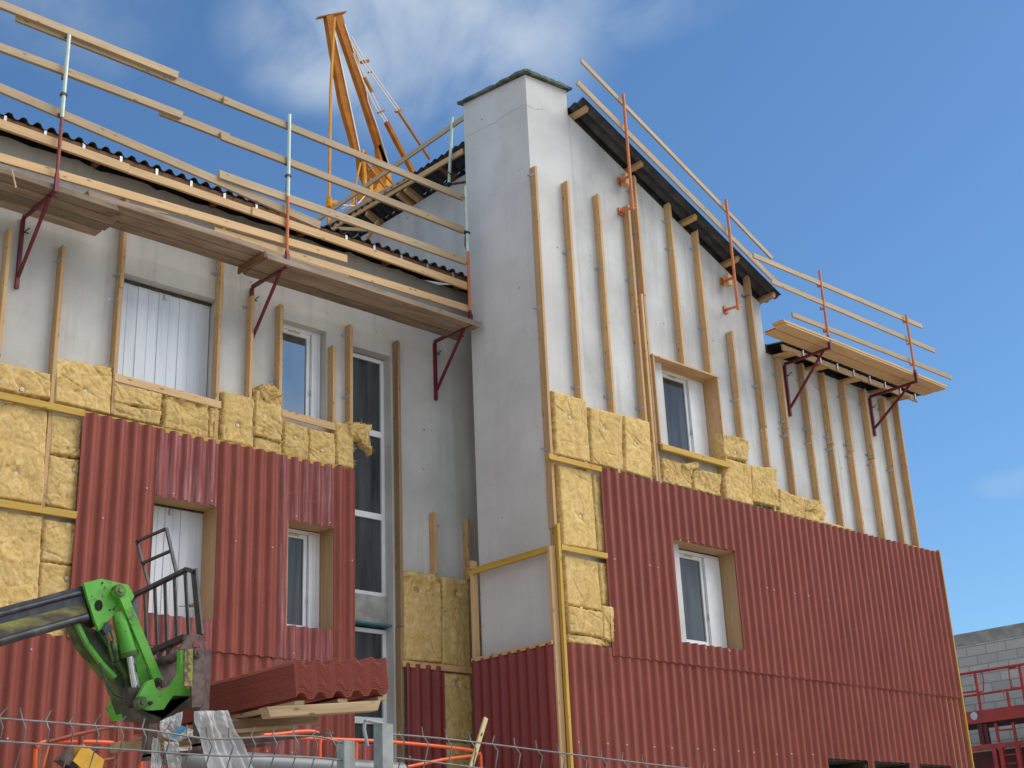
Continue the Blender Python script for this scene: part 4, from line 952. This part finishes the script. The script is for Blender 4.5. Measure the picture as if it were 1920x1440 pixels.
for wx in (rb.x+.35, rb.x+3.4):
    for wy2 in (9.0, 10.95):
        m = MB(); m.tube([(wx, wy2-.2, .6), (wx, wy2-.17, .6), (wx, wy2+.17, .6), (wx, wy2+.2, .6)], [.52, .6, .6, .52], 32); wh = m.build('wheel', BLACK, e)
        m = MB(); m.tube([(wx, wy2-.215, .6), (wx, wy2-.205, .6)], .3, 24); m.build('rim', YELP, wh)
# forks
for Yf in (9.62, 10.42):
    m = MB(); m.box(5.62, 5.70, Yf-.05, Yf+.05, Z(1.25), Z(2.0)); m.hexa([(5.62, Yf-.05, Z(1.22)), (6.9, Yf-.05, Z(1.40)), (6.9, Yf+.05, Z(1.40)), (5.62, Yf+.05, Z(1.22)), (5.62, Yf-.05, Z(1.27)), (6.9, Yf-.05, Z(1.42)), (6.9, Yf+.05, Z(1.42)), (5.62, Yf+.05, Z(1.27))]); m.build('fork', RUST, e)

# ---------------------------------------------------------------- stack of sheets on its pallet
YS = 8.87
Lb = PY(556, 1309, YS); Rb = PY(727, 1300, YS); Ul = (Rb-Lb).normalized(); Nl = Vector((-Ul.z, 0, Ul.x)); Vl = Vector((0, 1, 0))
nS = 20; Hs = (PY(550, 1241, YS)-Lb).length-.03; dh = Hs/(nS-1)
sheet_mesh = None
for i in range(nS):
    if sheet_mesh is None:
        mb = MB(); corr(mb, (0, 0, 0), (1, 0, 0), (0, 1, 0), (0, 0, 1), 0, .915, 0, 2.55, ph=.05, n=24, th=.0065, amp=.027)
        sheet_mesh = bpy.data.meshes.new('corrugated_sheet'); sheet_mesh.from_pydata(mb.v, [], mb.f); sheet_mesh.polygons.foreach_set('use_smooth', mb.sm); sheet_mesh.materials.append(REDST)
    o_ = Lb+Nl*(.022+dh*i)+Ul*random.uniform(-.0012, .0012)+Vl*random.uniform(-.004, .004)
    mw = Matrix(((Ul.x, 0, Nl.x, o_.x), (0, 1, 0, o_.y), (Ul.z, 0, Nl.z, o_.z), (0, 0, 0, 1)))
    o = link(bpy.data.objects.new('corrugated_sheet', sheet_mesh), mw)
    lab = 'top red corrugated sheet of the stack on the forks' if i == nS-1 else 'bottom red corrugated sheet of the stack on the forks' if i == 0 else 'red corrugated sheet nested inside the stack on the forks'
    tag(o, lab, 'roofing sheet', 'red corrugated sheets stacked on the forks')
e2 = empty('pallet', Lb+Vector((.4, 1.2, -.2)), 'rough wooden pallet under the stack of red corrugated sheets', 'pallet')
def pl(u, y, n_): return Lb+Ul*u+Vl*y+Nl*n_
for u in (.04, .45, .85): board('bearer', pl(u, .02, -.035), pl(u, 2.5, -.035), .09, .03, PALLETW, e2, up=Nl)
for k, y in enumerate((.06, .9, 1.75, 2.45)): board('cross_board', pl(-.26, y, -.092), pl(.80, y, -.092), .11, .08, PALLETW, e2, up=Nl)
for y in (.75, 1.6): board('bottom_board', pl(-.3, y, -.16), pl(.45, y, -.16), .1, .03, PALLETW, e2, up=Nl)

# ---------------------------------------------------------------- plastic film
def drape(name, left, right, Y, label, mat=FILM, folds=5, amp=.05, nv=40, nu=40):
    vs = []; 
    def lerp(path, t):
        t *= len(path)-1; k = min(int(t), len(path)-2); f = t-k; return (path[k][0]*(1-f)+path[k+1][0]*f, path[k][1]*(1-f)+path[k+1][1]*f)
    for j in range(nv+1):
        for i in range(nu+1):
            u, v = i/nu, j/nv; a_, b_ = lerp(left, v), lerp(right, v); x = a_[0]*(1-u)+b_[0]*u; y = a_[1]*(1-u)+b_[1]*u
            p = PY(x, y, Y); ph = 4*noise.noise(Vector((u*1.5, v*1.2, Y)))
            d = amp*(.3+v*.7)*noise.noise(Vector((u*folds*1.3+v*.5, v*.45, Y*2)))*2.4+.04*noise.noise(Vector((u*6+v*2, v*3, Y*3)))+.01*noise.noise(Vector((u*18, v*12, Y)))+.015*abs(noise.noise(Vector((u*16+v*8, v*10, 2))))
            vs.append(p+Vector((0, -d, 0)))
    fs = [(j*(nu+1)+i, (j+1)*(nu+1)+i, (j+1)*(nu+1)+i+1, j*(nu+1)+i+1) for j in range(nv) for i in range(nu)]
    mb = MB(); mb.add(vs, fs, True); return tag(mb.build(name, mat), label, 'plastic film')
drape('plastic_film', [(366, 1333), (369, 1360), (376, 1385), (392, 1440), (410, 1500)], [(427, 1332), (436, 1358), (453, 1392), (474, 1440), (490, 1500)], 9.15, 'large crumpled translucent plastic film hanging from the pallet behind the wire fence')
f2 = drape('plastic_bag', [(300, 1352), (300, 1368), (308, 1382), (330, 1392)], [(343, 1333), (343, 1362), (366, 1368), (362, 1379)], 9.35, 'white printed plastic wrapping with a blue patch below the fork carriage', folds=2, amp=.02)
m = MB(); m.prism([PY(322, 1380, 9.29), PY(340, 1360, 9.29), PY(352, 1365, 9.29), PY(329, 1385, 9.29)], (0, .004, 0)); m.build('blue_print', BLUEP, f2)
drape('plastic_film', [(286, 1382), (284, 1410), (282, 1440), (280, 1500)], [(296, 1386), (302, 1410), (307, 1440), (312, 1500)], 9.4, 'narrow white strip of plastic film hanging straight down left of the large film', folds=2, amp=.02)
drape('plastic_film', [(305, 1390), (308, 1410), (312, 1440), (316, 1500)], [(336, 1392), (338, 1410), (342, 1440), (350, 1500)], 9.5, 'pinkish see-through film strip below the blue printed wrapping', folds=2, amp=.03)

# ================================================================ THINGS AT THE BOTTOM EDGE
def smooth(pts, n=4):
    out = []
    for i in range(len(pts)-1):
        p0, p1, p2, p3 = pts[max(i-1, 0)], pts[i], pts[i+1], pts[min(i+2, len(pts)-1)]
        for k in range(n):
            t = k/n; out.append(.5*((2*p1)+(p2-p0)*t+(2*p0-5*p1+4*p2-p3)*t*t+(3*p1-p0-3*p2+p3)*t**3))
    return out+[pts[-1]]
def rails(name, Y, segs, label, mat=BRIGHTOR, r=.021, extra=(), group='guard rails of the working platform'):
    P0 = PY(*segs[0][0], Y); e = empty(name, (P0.x, Y, 0), label, 'guard rail', group)
    for s in segs:
        m = MB(); pts = [PY(*p, Y) for p in s]; m.tube(smooth(pts) if len(pts) > 2 else pts, r, 10); m.build('rail', mat, e)
    for s, r2, mt in extra:
        m = MB(); pts = [PY(*p, Y-.03) for p in s]; m.tube(pts, r2, 10); m.build('brace', mt, e)
    return e
rails('tube_barrier', 13.0, [[(449, 1381), (518, 1377), (560, 1372), (590, 1372), (600, 1380), (601, 1392)], [(518, 1382), (620, 1386), (716, 1390), (800, 1397), (880, 1406), (896, 1414), (902, 1430), (904, 1600)],
      [(600, 1388), (597, 1700)], [(668, 1392), (666, 1700)], [(764, 1438), (833, 1424), (887, 1417)]], 'bright orange tubular guard rail in front of the right part of the stair window')
rails('tube_barrier', 13.0, [[(64, 1600), (66, 1420), (69, 1402), (78, 1393), (95, 1391), (180, 1391), (262, 1397)], [(262, 1600), (265, 1430), (270, 1414), (292, 1411), (330, 1411)], [(336, 1404), (366, 1402)]],
      'orange tubular guard rail at lower left behind the wire fence', extra=[([(91, 1391), (140, 1378), (213, 1362)], .02, RUSTRAIL), ([(221, 1365), (215, 1600)], .016, RUSTRAIL), ([(133, 1438), (213, 1422)], .018, RUSTRAIL), ([(153, 1380), (152, 1410)], .022, RUSTRAIL), ([(80, 1440), (92, 1395)], .012, ORANGE)])
e = empty('work_lamp', PY(165, 1440, 12.6), 'tilted yellow box with dark face on the orange guard rail at lower left', 'work lamp')
m = MB(); m.prism([PY(137, 1427, 12.6), PY(157, 1395, 12.6), (PY(196, 1425, 12.6)), PY(190, 1446, 12.6), PY(165, 1450, 12.6)], (0, .2, 0)); m.build('housing', YELP, e)
m = MB(); m.prism([PY(114, 1424, 12.62), PY(132, 1405, 12.62), PY(140, 1402, 12.62), PY(137, 1427, 12.62), PY(131, 1436, 12.62)], (0, .16, 0)); m.build('front_face', RUST, e)
m = MB(); m.prism([PY(131, 1437, 12.6), PY(137, 1428, 12.6), PY(148, 1438, 12.6), PY(140, 1446, 12.6)], (0, .16, 0)); m.build('bezel', HOLE, e)
m = MB(); m.tube([PY(300, 1409, 12.5), PY(355, 1425, 12.5), PY(470, 1432, 12.5), PY(752, 1449, 12.5)], .115, 20)
tag(m.build('plastic_pipe', GREYP), 'thick grey pipe lying level behind the wire fence', 'pipe')
m = MB(); c0 = PY(655, 1400, 13.4); corr(m, (0, 13.4, 0), Ux, Vz, (0, -1, 0), PY(656, 1425, 13.4).x, PY(700, 1425, 13.4).x, PY(680, 1500, 13.4).z, PY(680, 1394, 13.4).z, ph=.02)
tag(m.build('corrugated_sheet', REDN), 'short offcut of red corrugated sheet standing behind the orange rail near the stair window', 'roofing sheet')
# spirit level leaning
p, q = PY(872, 1475, 12.05), PY(911, 1346, 12.05)
e = empty('spirit_level', p, 'cream spirit level leaning against the dark red cladding of the tower', 'spirit level')
m = MB(); m.bar(p, q, .055, .025, up=(0, 1, 0)); m.build('body', CREAM, e)
for t in (.75, .42):
    c = p+(q-p)*t; d = (q-p).normalized(); m = MB(); m.bar(c-d*(.02 if t > .6 else .06), c+d*(.02 if t > .6 else .06), .02, .03, up=(0, 1, 0)); m.build('vial', GRIM, e)
# screwdriver left in the shutter opening
e = empty('screwdriver', PY(366, 1134, 14.3), 'yellow handled screwdriver lodged in the reveal behind the backrest', 'screwdriver')
m = MB(); m.tube([PY(371, 1134, 14.3), PY(364, 1134, 14.3)], .035, 12); m.build('handle', YELP, e)
m = MB(); m.tube([PY(364, 1134, 14.3), PY(356, 1136, 14.3)], .02, 10); m.tube([PY(356, 1136, 14.3), PY(336, 1137, 14.3)], .005, 8); m.build('shaft', RUST, e)

# wire fence close to the camera
YF = 2.7
e = empty('wire_fence', (1.6, YF, 0), 'grey welded wire mesh fence with spiked top close to the camera', 'fence')
def wp(x, y, d=0): return PY(x, y, YF+d)
TOPL = [(-60, 1341), (0, 1347), (90, 1354), (180, 1361), (270, 1368), (350, 1380), (391, 1385), (440, 1385), (512, 1381), (570, 1380), (610, 1384), (650, 1396)]
SECL = [(-60, 1385), (0, 1390), (90, 1396), (180, 1402), (270, 1408), (350, 1414), (440, 1418), (512, 1418), (600, 1421), (660, 1429)]
TOPR = [(727, 1376), (860, 1388), (1060, 1413), (1180, 1428), (1290, 1441), (1420, 1456)]
SECR = [(737, 1420), (860, 1435), (1060, 1462), (1300, 1492), (1420, 1507)]
def yat(path, x):
    for a_, b_ in zip(path[:-1], path[1:]):
        if a_[0] <= x <= b_[0]: return a_[1]+(b_[1]-a_[1])*(x-a_[0])/(b_[0]-a_[0])
    return path[-1][1]
WR = .0021
pn = empty('x', (1.6, YF, 0), None, None) if False else None
panels = []
for top_, sec_, xs in ((TOPL, SECL, [-45, 0, 43, 87, 132, 179, 225, 268, 311, 351, 391, 431, 472, 512, 552, 588, 624]), (TOPR, SECR, [750, 795, 839, 884, 925, 967, 1008, 1050, 1091, 1129, 1168, 1207, 1245, 1283, 1320, 1357, 1393])):
    m = MB(); m.tube(smooth([wp(*p) for p in top_]), WR*1.05, 8); m.tube(smooth([wp(*p) for p in sec_]), WR*1.05, 8)
    a0, a1 = wp(*sec_[0]), wp(*sec_[-1])
    for k in range(1, 9): m.tube([a0-Vector((0, 0, .2*k)), a1-Vector((0, 0, .2*k))], WR, 6)
    for x in xs:
        t = wp(x, yat(top_, x)); s = wp(x+1+x*.004, yat(sec_, x)); d = random.uniform(-.012, .016)
        m.tube([t+Vector((d, 0, .024)), t+Vector((0, .004, .004)), t+Vector((-.001, -.018, -.018)), s+Vector((0, .004, 0)), s+Vector((-.004, .03, -.06)), s+Vector((0, .004, -.12)), Vector((s.x, YF+.004, .05))], WR*.85, 6)
    w = m.build('mesh_panel', WIRE, e, origin=(0, 0, 0)); 
m = MB(); a_ = wp(641, 1388); b_ = wp(661, 1388); m.box(a_.x, b_.x, YF-.01, YF+.02, 0, a_.z); m.build('post', POSTG, e)
a_ = wp(717, 1356, -.04); b_ = wp(737, 1356, -.04); m = MB(); m.box(a_.x, b_.x, YF-.04, YF-.005, 0, a_.z); m.box(b_.x, b_.x+.006, YF-.03, YF-.015, 0, a_.z); m.build('post', POSTG, e)
m = MB(); m.tube(smooth([wp(717, 1357, -.03), wp(702, 1354, -.03), wp(688, 1351, -.03), wp(684, 1356, -.03), wp(683, 1368, -.03), wp(686, 1384, -.03), wp(689, 1399, -.03)]), .0045, 10); m.build('hook', POSTG, e)

# ================================================================ RIGHT BACKGROUND
XBK = 30.0
zt = Z(5.55); m = MB(); m.box(XBK, XBK+.3, 2.0, 45, 0, zt-.28); o = m.build('block_wall', BLOCK, origin=(XBK, 16, 0))
tag(o, 'grey concrete block wall of the unfinished building at the right edge', 'wall')
m = MB(); m.box(XBK-.01, XBK+.31, 2.0, 45, zt-.279, zt); m.build('coping', CONC, o)
XP = 28.0
def rp(x, y, d=0): return PX(x, y, XP+d)
def rz(px_, py_): return PX(1780+px_/5.535, 1180+py_/5.535, XP)
e = empty('mast_climbing_platform', (XP, 15, 0), 'red work platform with rails in front of the concrete block wall', 'work platform')
def ext(p, q, far=6):
    P, Q = Vector(p), Vector(q); d = (P-Q).normalized(); return P+d*far, Q-d*4
def lvl(a_, b_): 
    P, Q = rz(*a_), rz(*b_); z = (P.z+Q.z)/2; P.z = Q.z = z; return ext(P, Q)
for a_, b_, r in (((100, 460), (775, 372), .03), ((135, 690), (775, 615), .025), ((130, 660), (290, 640), .02)):
    P, Q = lvl(a_, b_) if a_[0] != 130 else (rz(*a_), rz(*b_)); m = MB(); m.tube([P, Q], r, 8); m.build('guard_rail', REDP, e)
P, Q = lvl((165, 915), (775, 850)); zc = P.z; m = MB(); m.box(XP-.04, XP+.04, Q.y, P.y, zc-.14, zc+.12); m.build('platform_beam', REDP, e)
m = MB(); m.box(XP+.04, XP+1.3, Q.y, P.y, zc-.12, zc-.08); m.build('platform_deck', REDD, e)
for a_, b_ in (((265, 455), (312, 850)), ((725, 385), (775, 800)), ((600, 650), (620, 812))):
    P, Q = rz(*a_), rz(*b_); Q.y = P.y; m = MB(); m.bar(P, (P.x, P.y, zc+.1), .05, .05, up=(1, 0, 0)); m.build('rail_post', REDP, e)
for pts in ([(290, 445), (330, 450), (348, 480), (355, 620), (340, 645), (300, 650)], [(700, 400), (630, 405), (618, 430), (640, 590), (660, 605), (750, 600)]):
    m = MB(); m.tube(smooth([rz(*p) for p in pts]), .014, 8); m.build('hand_loop', REDP, e)
for a_, b_, w in (((325, 985), (345, 1195), .11), ((375, 985), (390, 1195), .08), ((480, 975), (505, 1175), .05), ((660, 965), (690, 1165), .05)):
    P, Q = rz(*a_), rz(*b_); m = MB(); m.bar(P, (P.x, P.y, Q.z), w, w, up=(1, 0, 0)); m.build('hanger', REDD if w > .07 else REDP, e)
m = MB(); m.tube([rz(490, 1050), rz(670, 1035)], .02, 8); m.build('hanger', REDP, e)
m = MB(); P, Q = lvl((250, 1225), (775, 1190)); m.box(XP-.04, XP+.06, Q.y, P.y, P.z-.05, P.z+.05); m.build('lower_beam', REDP, e)
for a_ in ((470, 1230), (540, 1230), (710, 1210)):
    P = rz(*a_); m = MB(); m.bar(P, (P.x, P.y, 0), .09, .09, up=(1, 0, 0)); m.build('leg', REDP, e)
for zy in (1310, 1400, 1490):
    P, Q = rz(540, zy), rz(705, zy-15); m = MB(); m.tube([P, Q], .02, 8); m.build('rung', REDP, e)
m = MB(); m.box(XP+.5, XP+.6, 12, 24, 0, rz(400, 1240).z); m.build('chassis_panel', REDD, e)
m = MB(); c = rz(268, 900); m.tube([(XP-.04, c.y, c.z), (XP-.05, c.y, c.z)], .085, 16); m.build('round_sticker', GALV, e)

# ================================================================ LIGHT AND SKY
SUN_EL, SUN_AZ = math.radians(47), math.radians(131)      # azimuth clockwise from +Y
w = bpy.data.worlds.new("World"); sc.world = w; w.use_nodes = True; nt = w.node_tree
bg = nt.nodes['Background']; sky = N(nt, 'ShaderNodeTexSky', sky_type='NISHITA'); sky.sun_disc = False
sky.sun_elevation = SUN_EL; sky.sun_rotation = SUN_AZ; sky.air_density = 1.0; sky.dust_density = .6; sky.ozone_density = 1.6; sky.altitude = 100
tc = N(nt, 'ShaderNodeTexCoord')
def cloudmask(px, py, wid, hgt, amt, seed):
    d = Vector(ray(px, py)).normalized()
    vm = N(nt, 'ShaderNodeVectorMath', operation='SUBTRACT'); L(nt, tc.outputs['Generated'], vm.inputs[0]); vm.inputs[1].default_value = d
    sx = Vector(CM[0]); up = -Vector(CM[1])
    def dot(v):
        n = N(nt, 'ShaderNodeVectorMath', operation='DOT_PRODUCT'); L(nt, vm.outputs[0], n.inputs[0]); n.inputs[1].default_value = v; return n.outputs['Value']
    def sq(v, s):
        m = N(nt, 'ShaderNodeMath', operation='MULTIPLY'); L(nt, v, m.inputs[0]); m.inputs[1].default_value = 1/s
        p = N(nt, 'ShaderNodeMath', operation='POWER'); ab = N(nt, 'ShaderNodeMath', operation='ABSOLUTE'); L(nt, m.outputs[0], ab.inputs[0]); L(nt, ab.outputs[0], p.inputs[0]); p.inputs[1].default_value = 2; return p.outputs[0]
    s = N(nt, 'ShaderNodeMath', operation='ADD'); L(nt, sq(dot(Vector((sx.x, sx.y, 0)).normalized()), wid), s.inputs[0]); L(nt, sq(dot(Vector((0, 0, 1))), hgt), s.inputs[1])
    fall = N(nt, 'ShaderNodeMapRange', interpolation_type='SMOOTHSTEP'); fall.inputs[1].default_value = 0; fall.inputs[2].default_value = 1; fall.inputs[3].default_value = 1; fall.inputs[4].default_value = 0
    L(nt, s.outputs[0], fall.inputs[0])
    mp = N(nt, 'ShaderNodeMapping'); mp.inputs['Location'].default_value = (seed, seed*.7, 0); L(nt, tc.outputs['Generated'], mp.inputs[0])
    n = nz(nt, mp.outputs[0], 7.5, 9, .52, .35)
    r = N(nt, 'ShaderNodeMapRange', interpolation_type='SMOOTHSTEP'); r.inputs[1].default_value = .36; r.inputs[2].default_value = .72; L(nt, n, r.inputs[0])
    m = N(nt, 'ShaderNodeMath', operation='MULTIPLY'); L(nt, fall.outputs[0], m.inputs[0]); L(nt, r.outputs[0], m.inputs[1])
    m2 = N(nt, 'ShaderNodeMath', operation='MULTIPLY'); L(nt, m.outputs[0], m2.inputs[0]); m2.inputs[1].default_value = amt; return m2.outputs[0]
cl = None
for args in ((820, 0, .16, .10, .85, 3.1), (590, 80, .08, .05, .75, 8.3), (160, 20, .10, .05, .25, 5.0), (1915, 905, .035, .012, .22, 2.0), (1100, -10, .14, .04, .5, 6.0)):
    c = cloudmask(*args)
    if cl is None: cl = c
    else:
        mx = N(nt, 'ShaderNodeMath', operation='MAXIMUM'); L(nt, cl, mx.inputs[0]); L(nt, c, mx.inputs[1]); cl = mx.outputs[0]
fw = Vector(CM[2]); dt = N(nt, 'ShaderNodeVectorMath', operation='DOT_PRODUCT'); L(nt, tc.outputs['Generated'], dt.inputs[0]); dt.inputs[1].default_value = fw
mr = N(nt, 'ShaderNodeMapRange', interpolation_type='SMOOTHSTEP'); mr.inputs[1].default_value = .72; mr.inputs[2].default_value = .35; mr.inputs[3].default_value = 0; mr.inputs[4].default_value = 1; L(nt, dt.outputs['Value'], mr.inputs[0])
nb = nz(nt, tc.outputs['Generated'], 2.6, 7, .55, .3); mb_ = N(nt, 'ShaderNodeMapRange', interpolation_type='SMOOTHSTEP'); mb_.inputs[1].default_value = .38; mb_.inputs[2].default_value = .58; L(nt, nb, mb_.inputs[0])
mm = N(nt, 'ShaderNodeMath', operation='MULTIPLY'); L(nt, mr.outputs[0], mm.inputs[0]); L(nt, mb_.outputs[0], mm.inputs[1])
broad = N(nt, 'ShaderNodeMath', operation='MULTIPLY'); L(nt, mm.outputs[0], broad.inputs[0]); broad.inputs[1].default_value = .7  # unseen cloud cover added outside the view as neutral fill light
skyc = mix(nt, 1.0, sky.outputs[0], (.53, .76, .92), 'MULTIPLY')
L(nt, mix(nt, broad.outputs[0], mix(nt, cl, skyc, (3.7, 4.3, 4.9)), (6.8, 6.9, 7.1)), bg.inputs['Color']); bg.inputs['Strength'].default_value = .12
sun = bpy.data.objects.new('sun', bpy.data.lights.new('sun', 'SUN')); col.objects.link(sun)
sun.data.energy = 2.1; sun.data.angle = math.radians(44); sun.data.color = (1, .93, .83)
sd = Vector((math.sin(SUN_AZ)*math.cos(SUN_EL), math.cos(SUN_AZ)*math.cos(SUN_EL), math.sin(SUN_EL)))
sun.rotation_euler = sd.to_track_quat('Z', 'Y').to_euler(); sun.location = sd*50
vs_ = sc.view_settings; vs_.view_transform = 'Standard'; vs_.look = 'None'; vs_.exposure = 0.47; vs_.gamma = 1
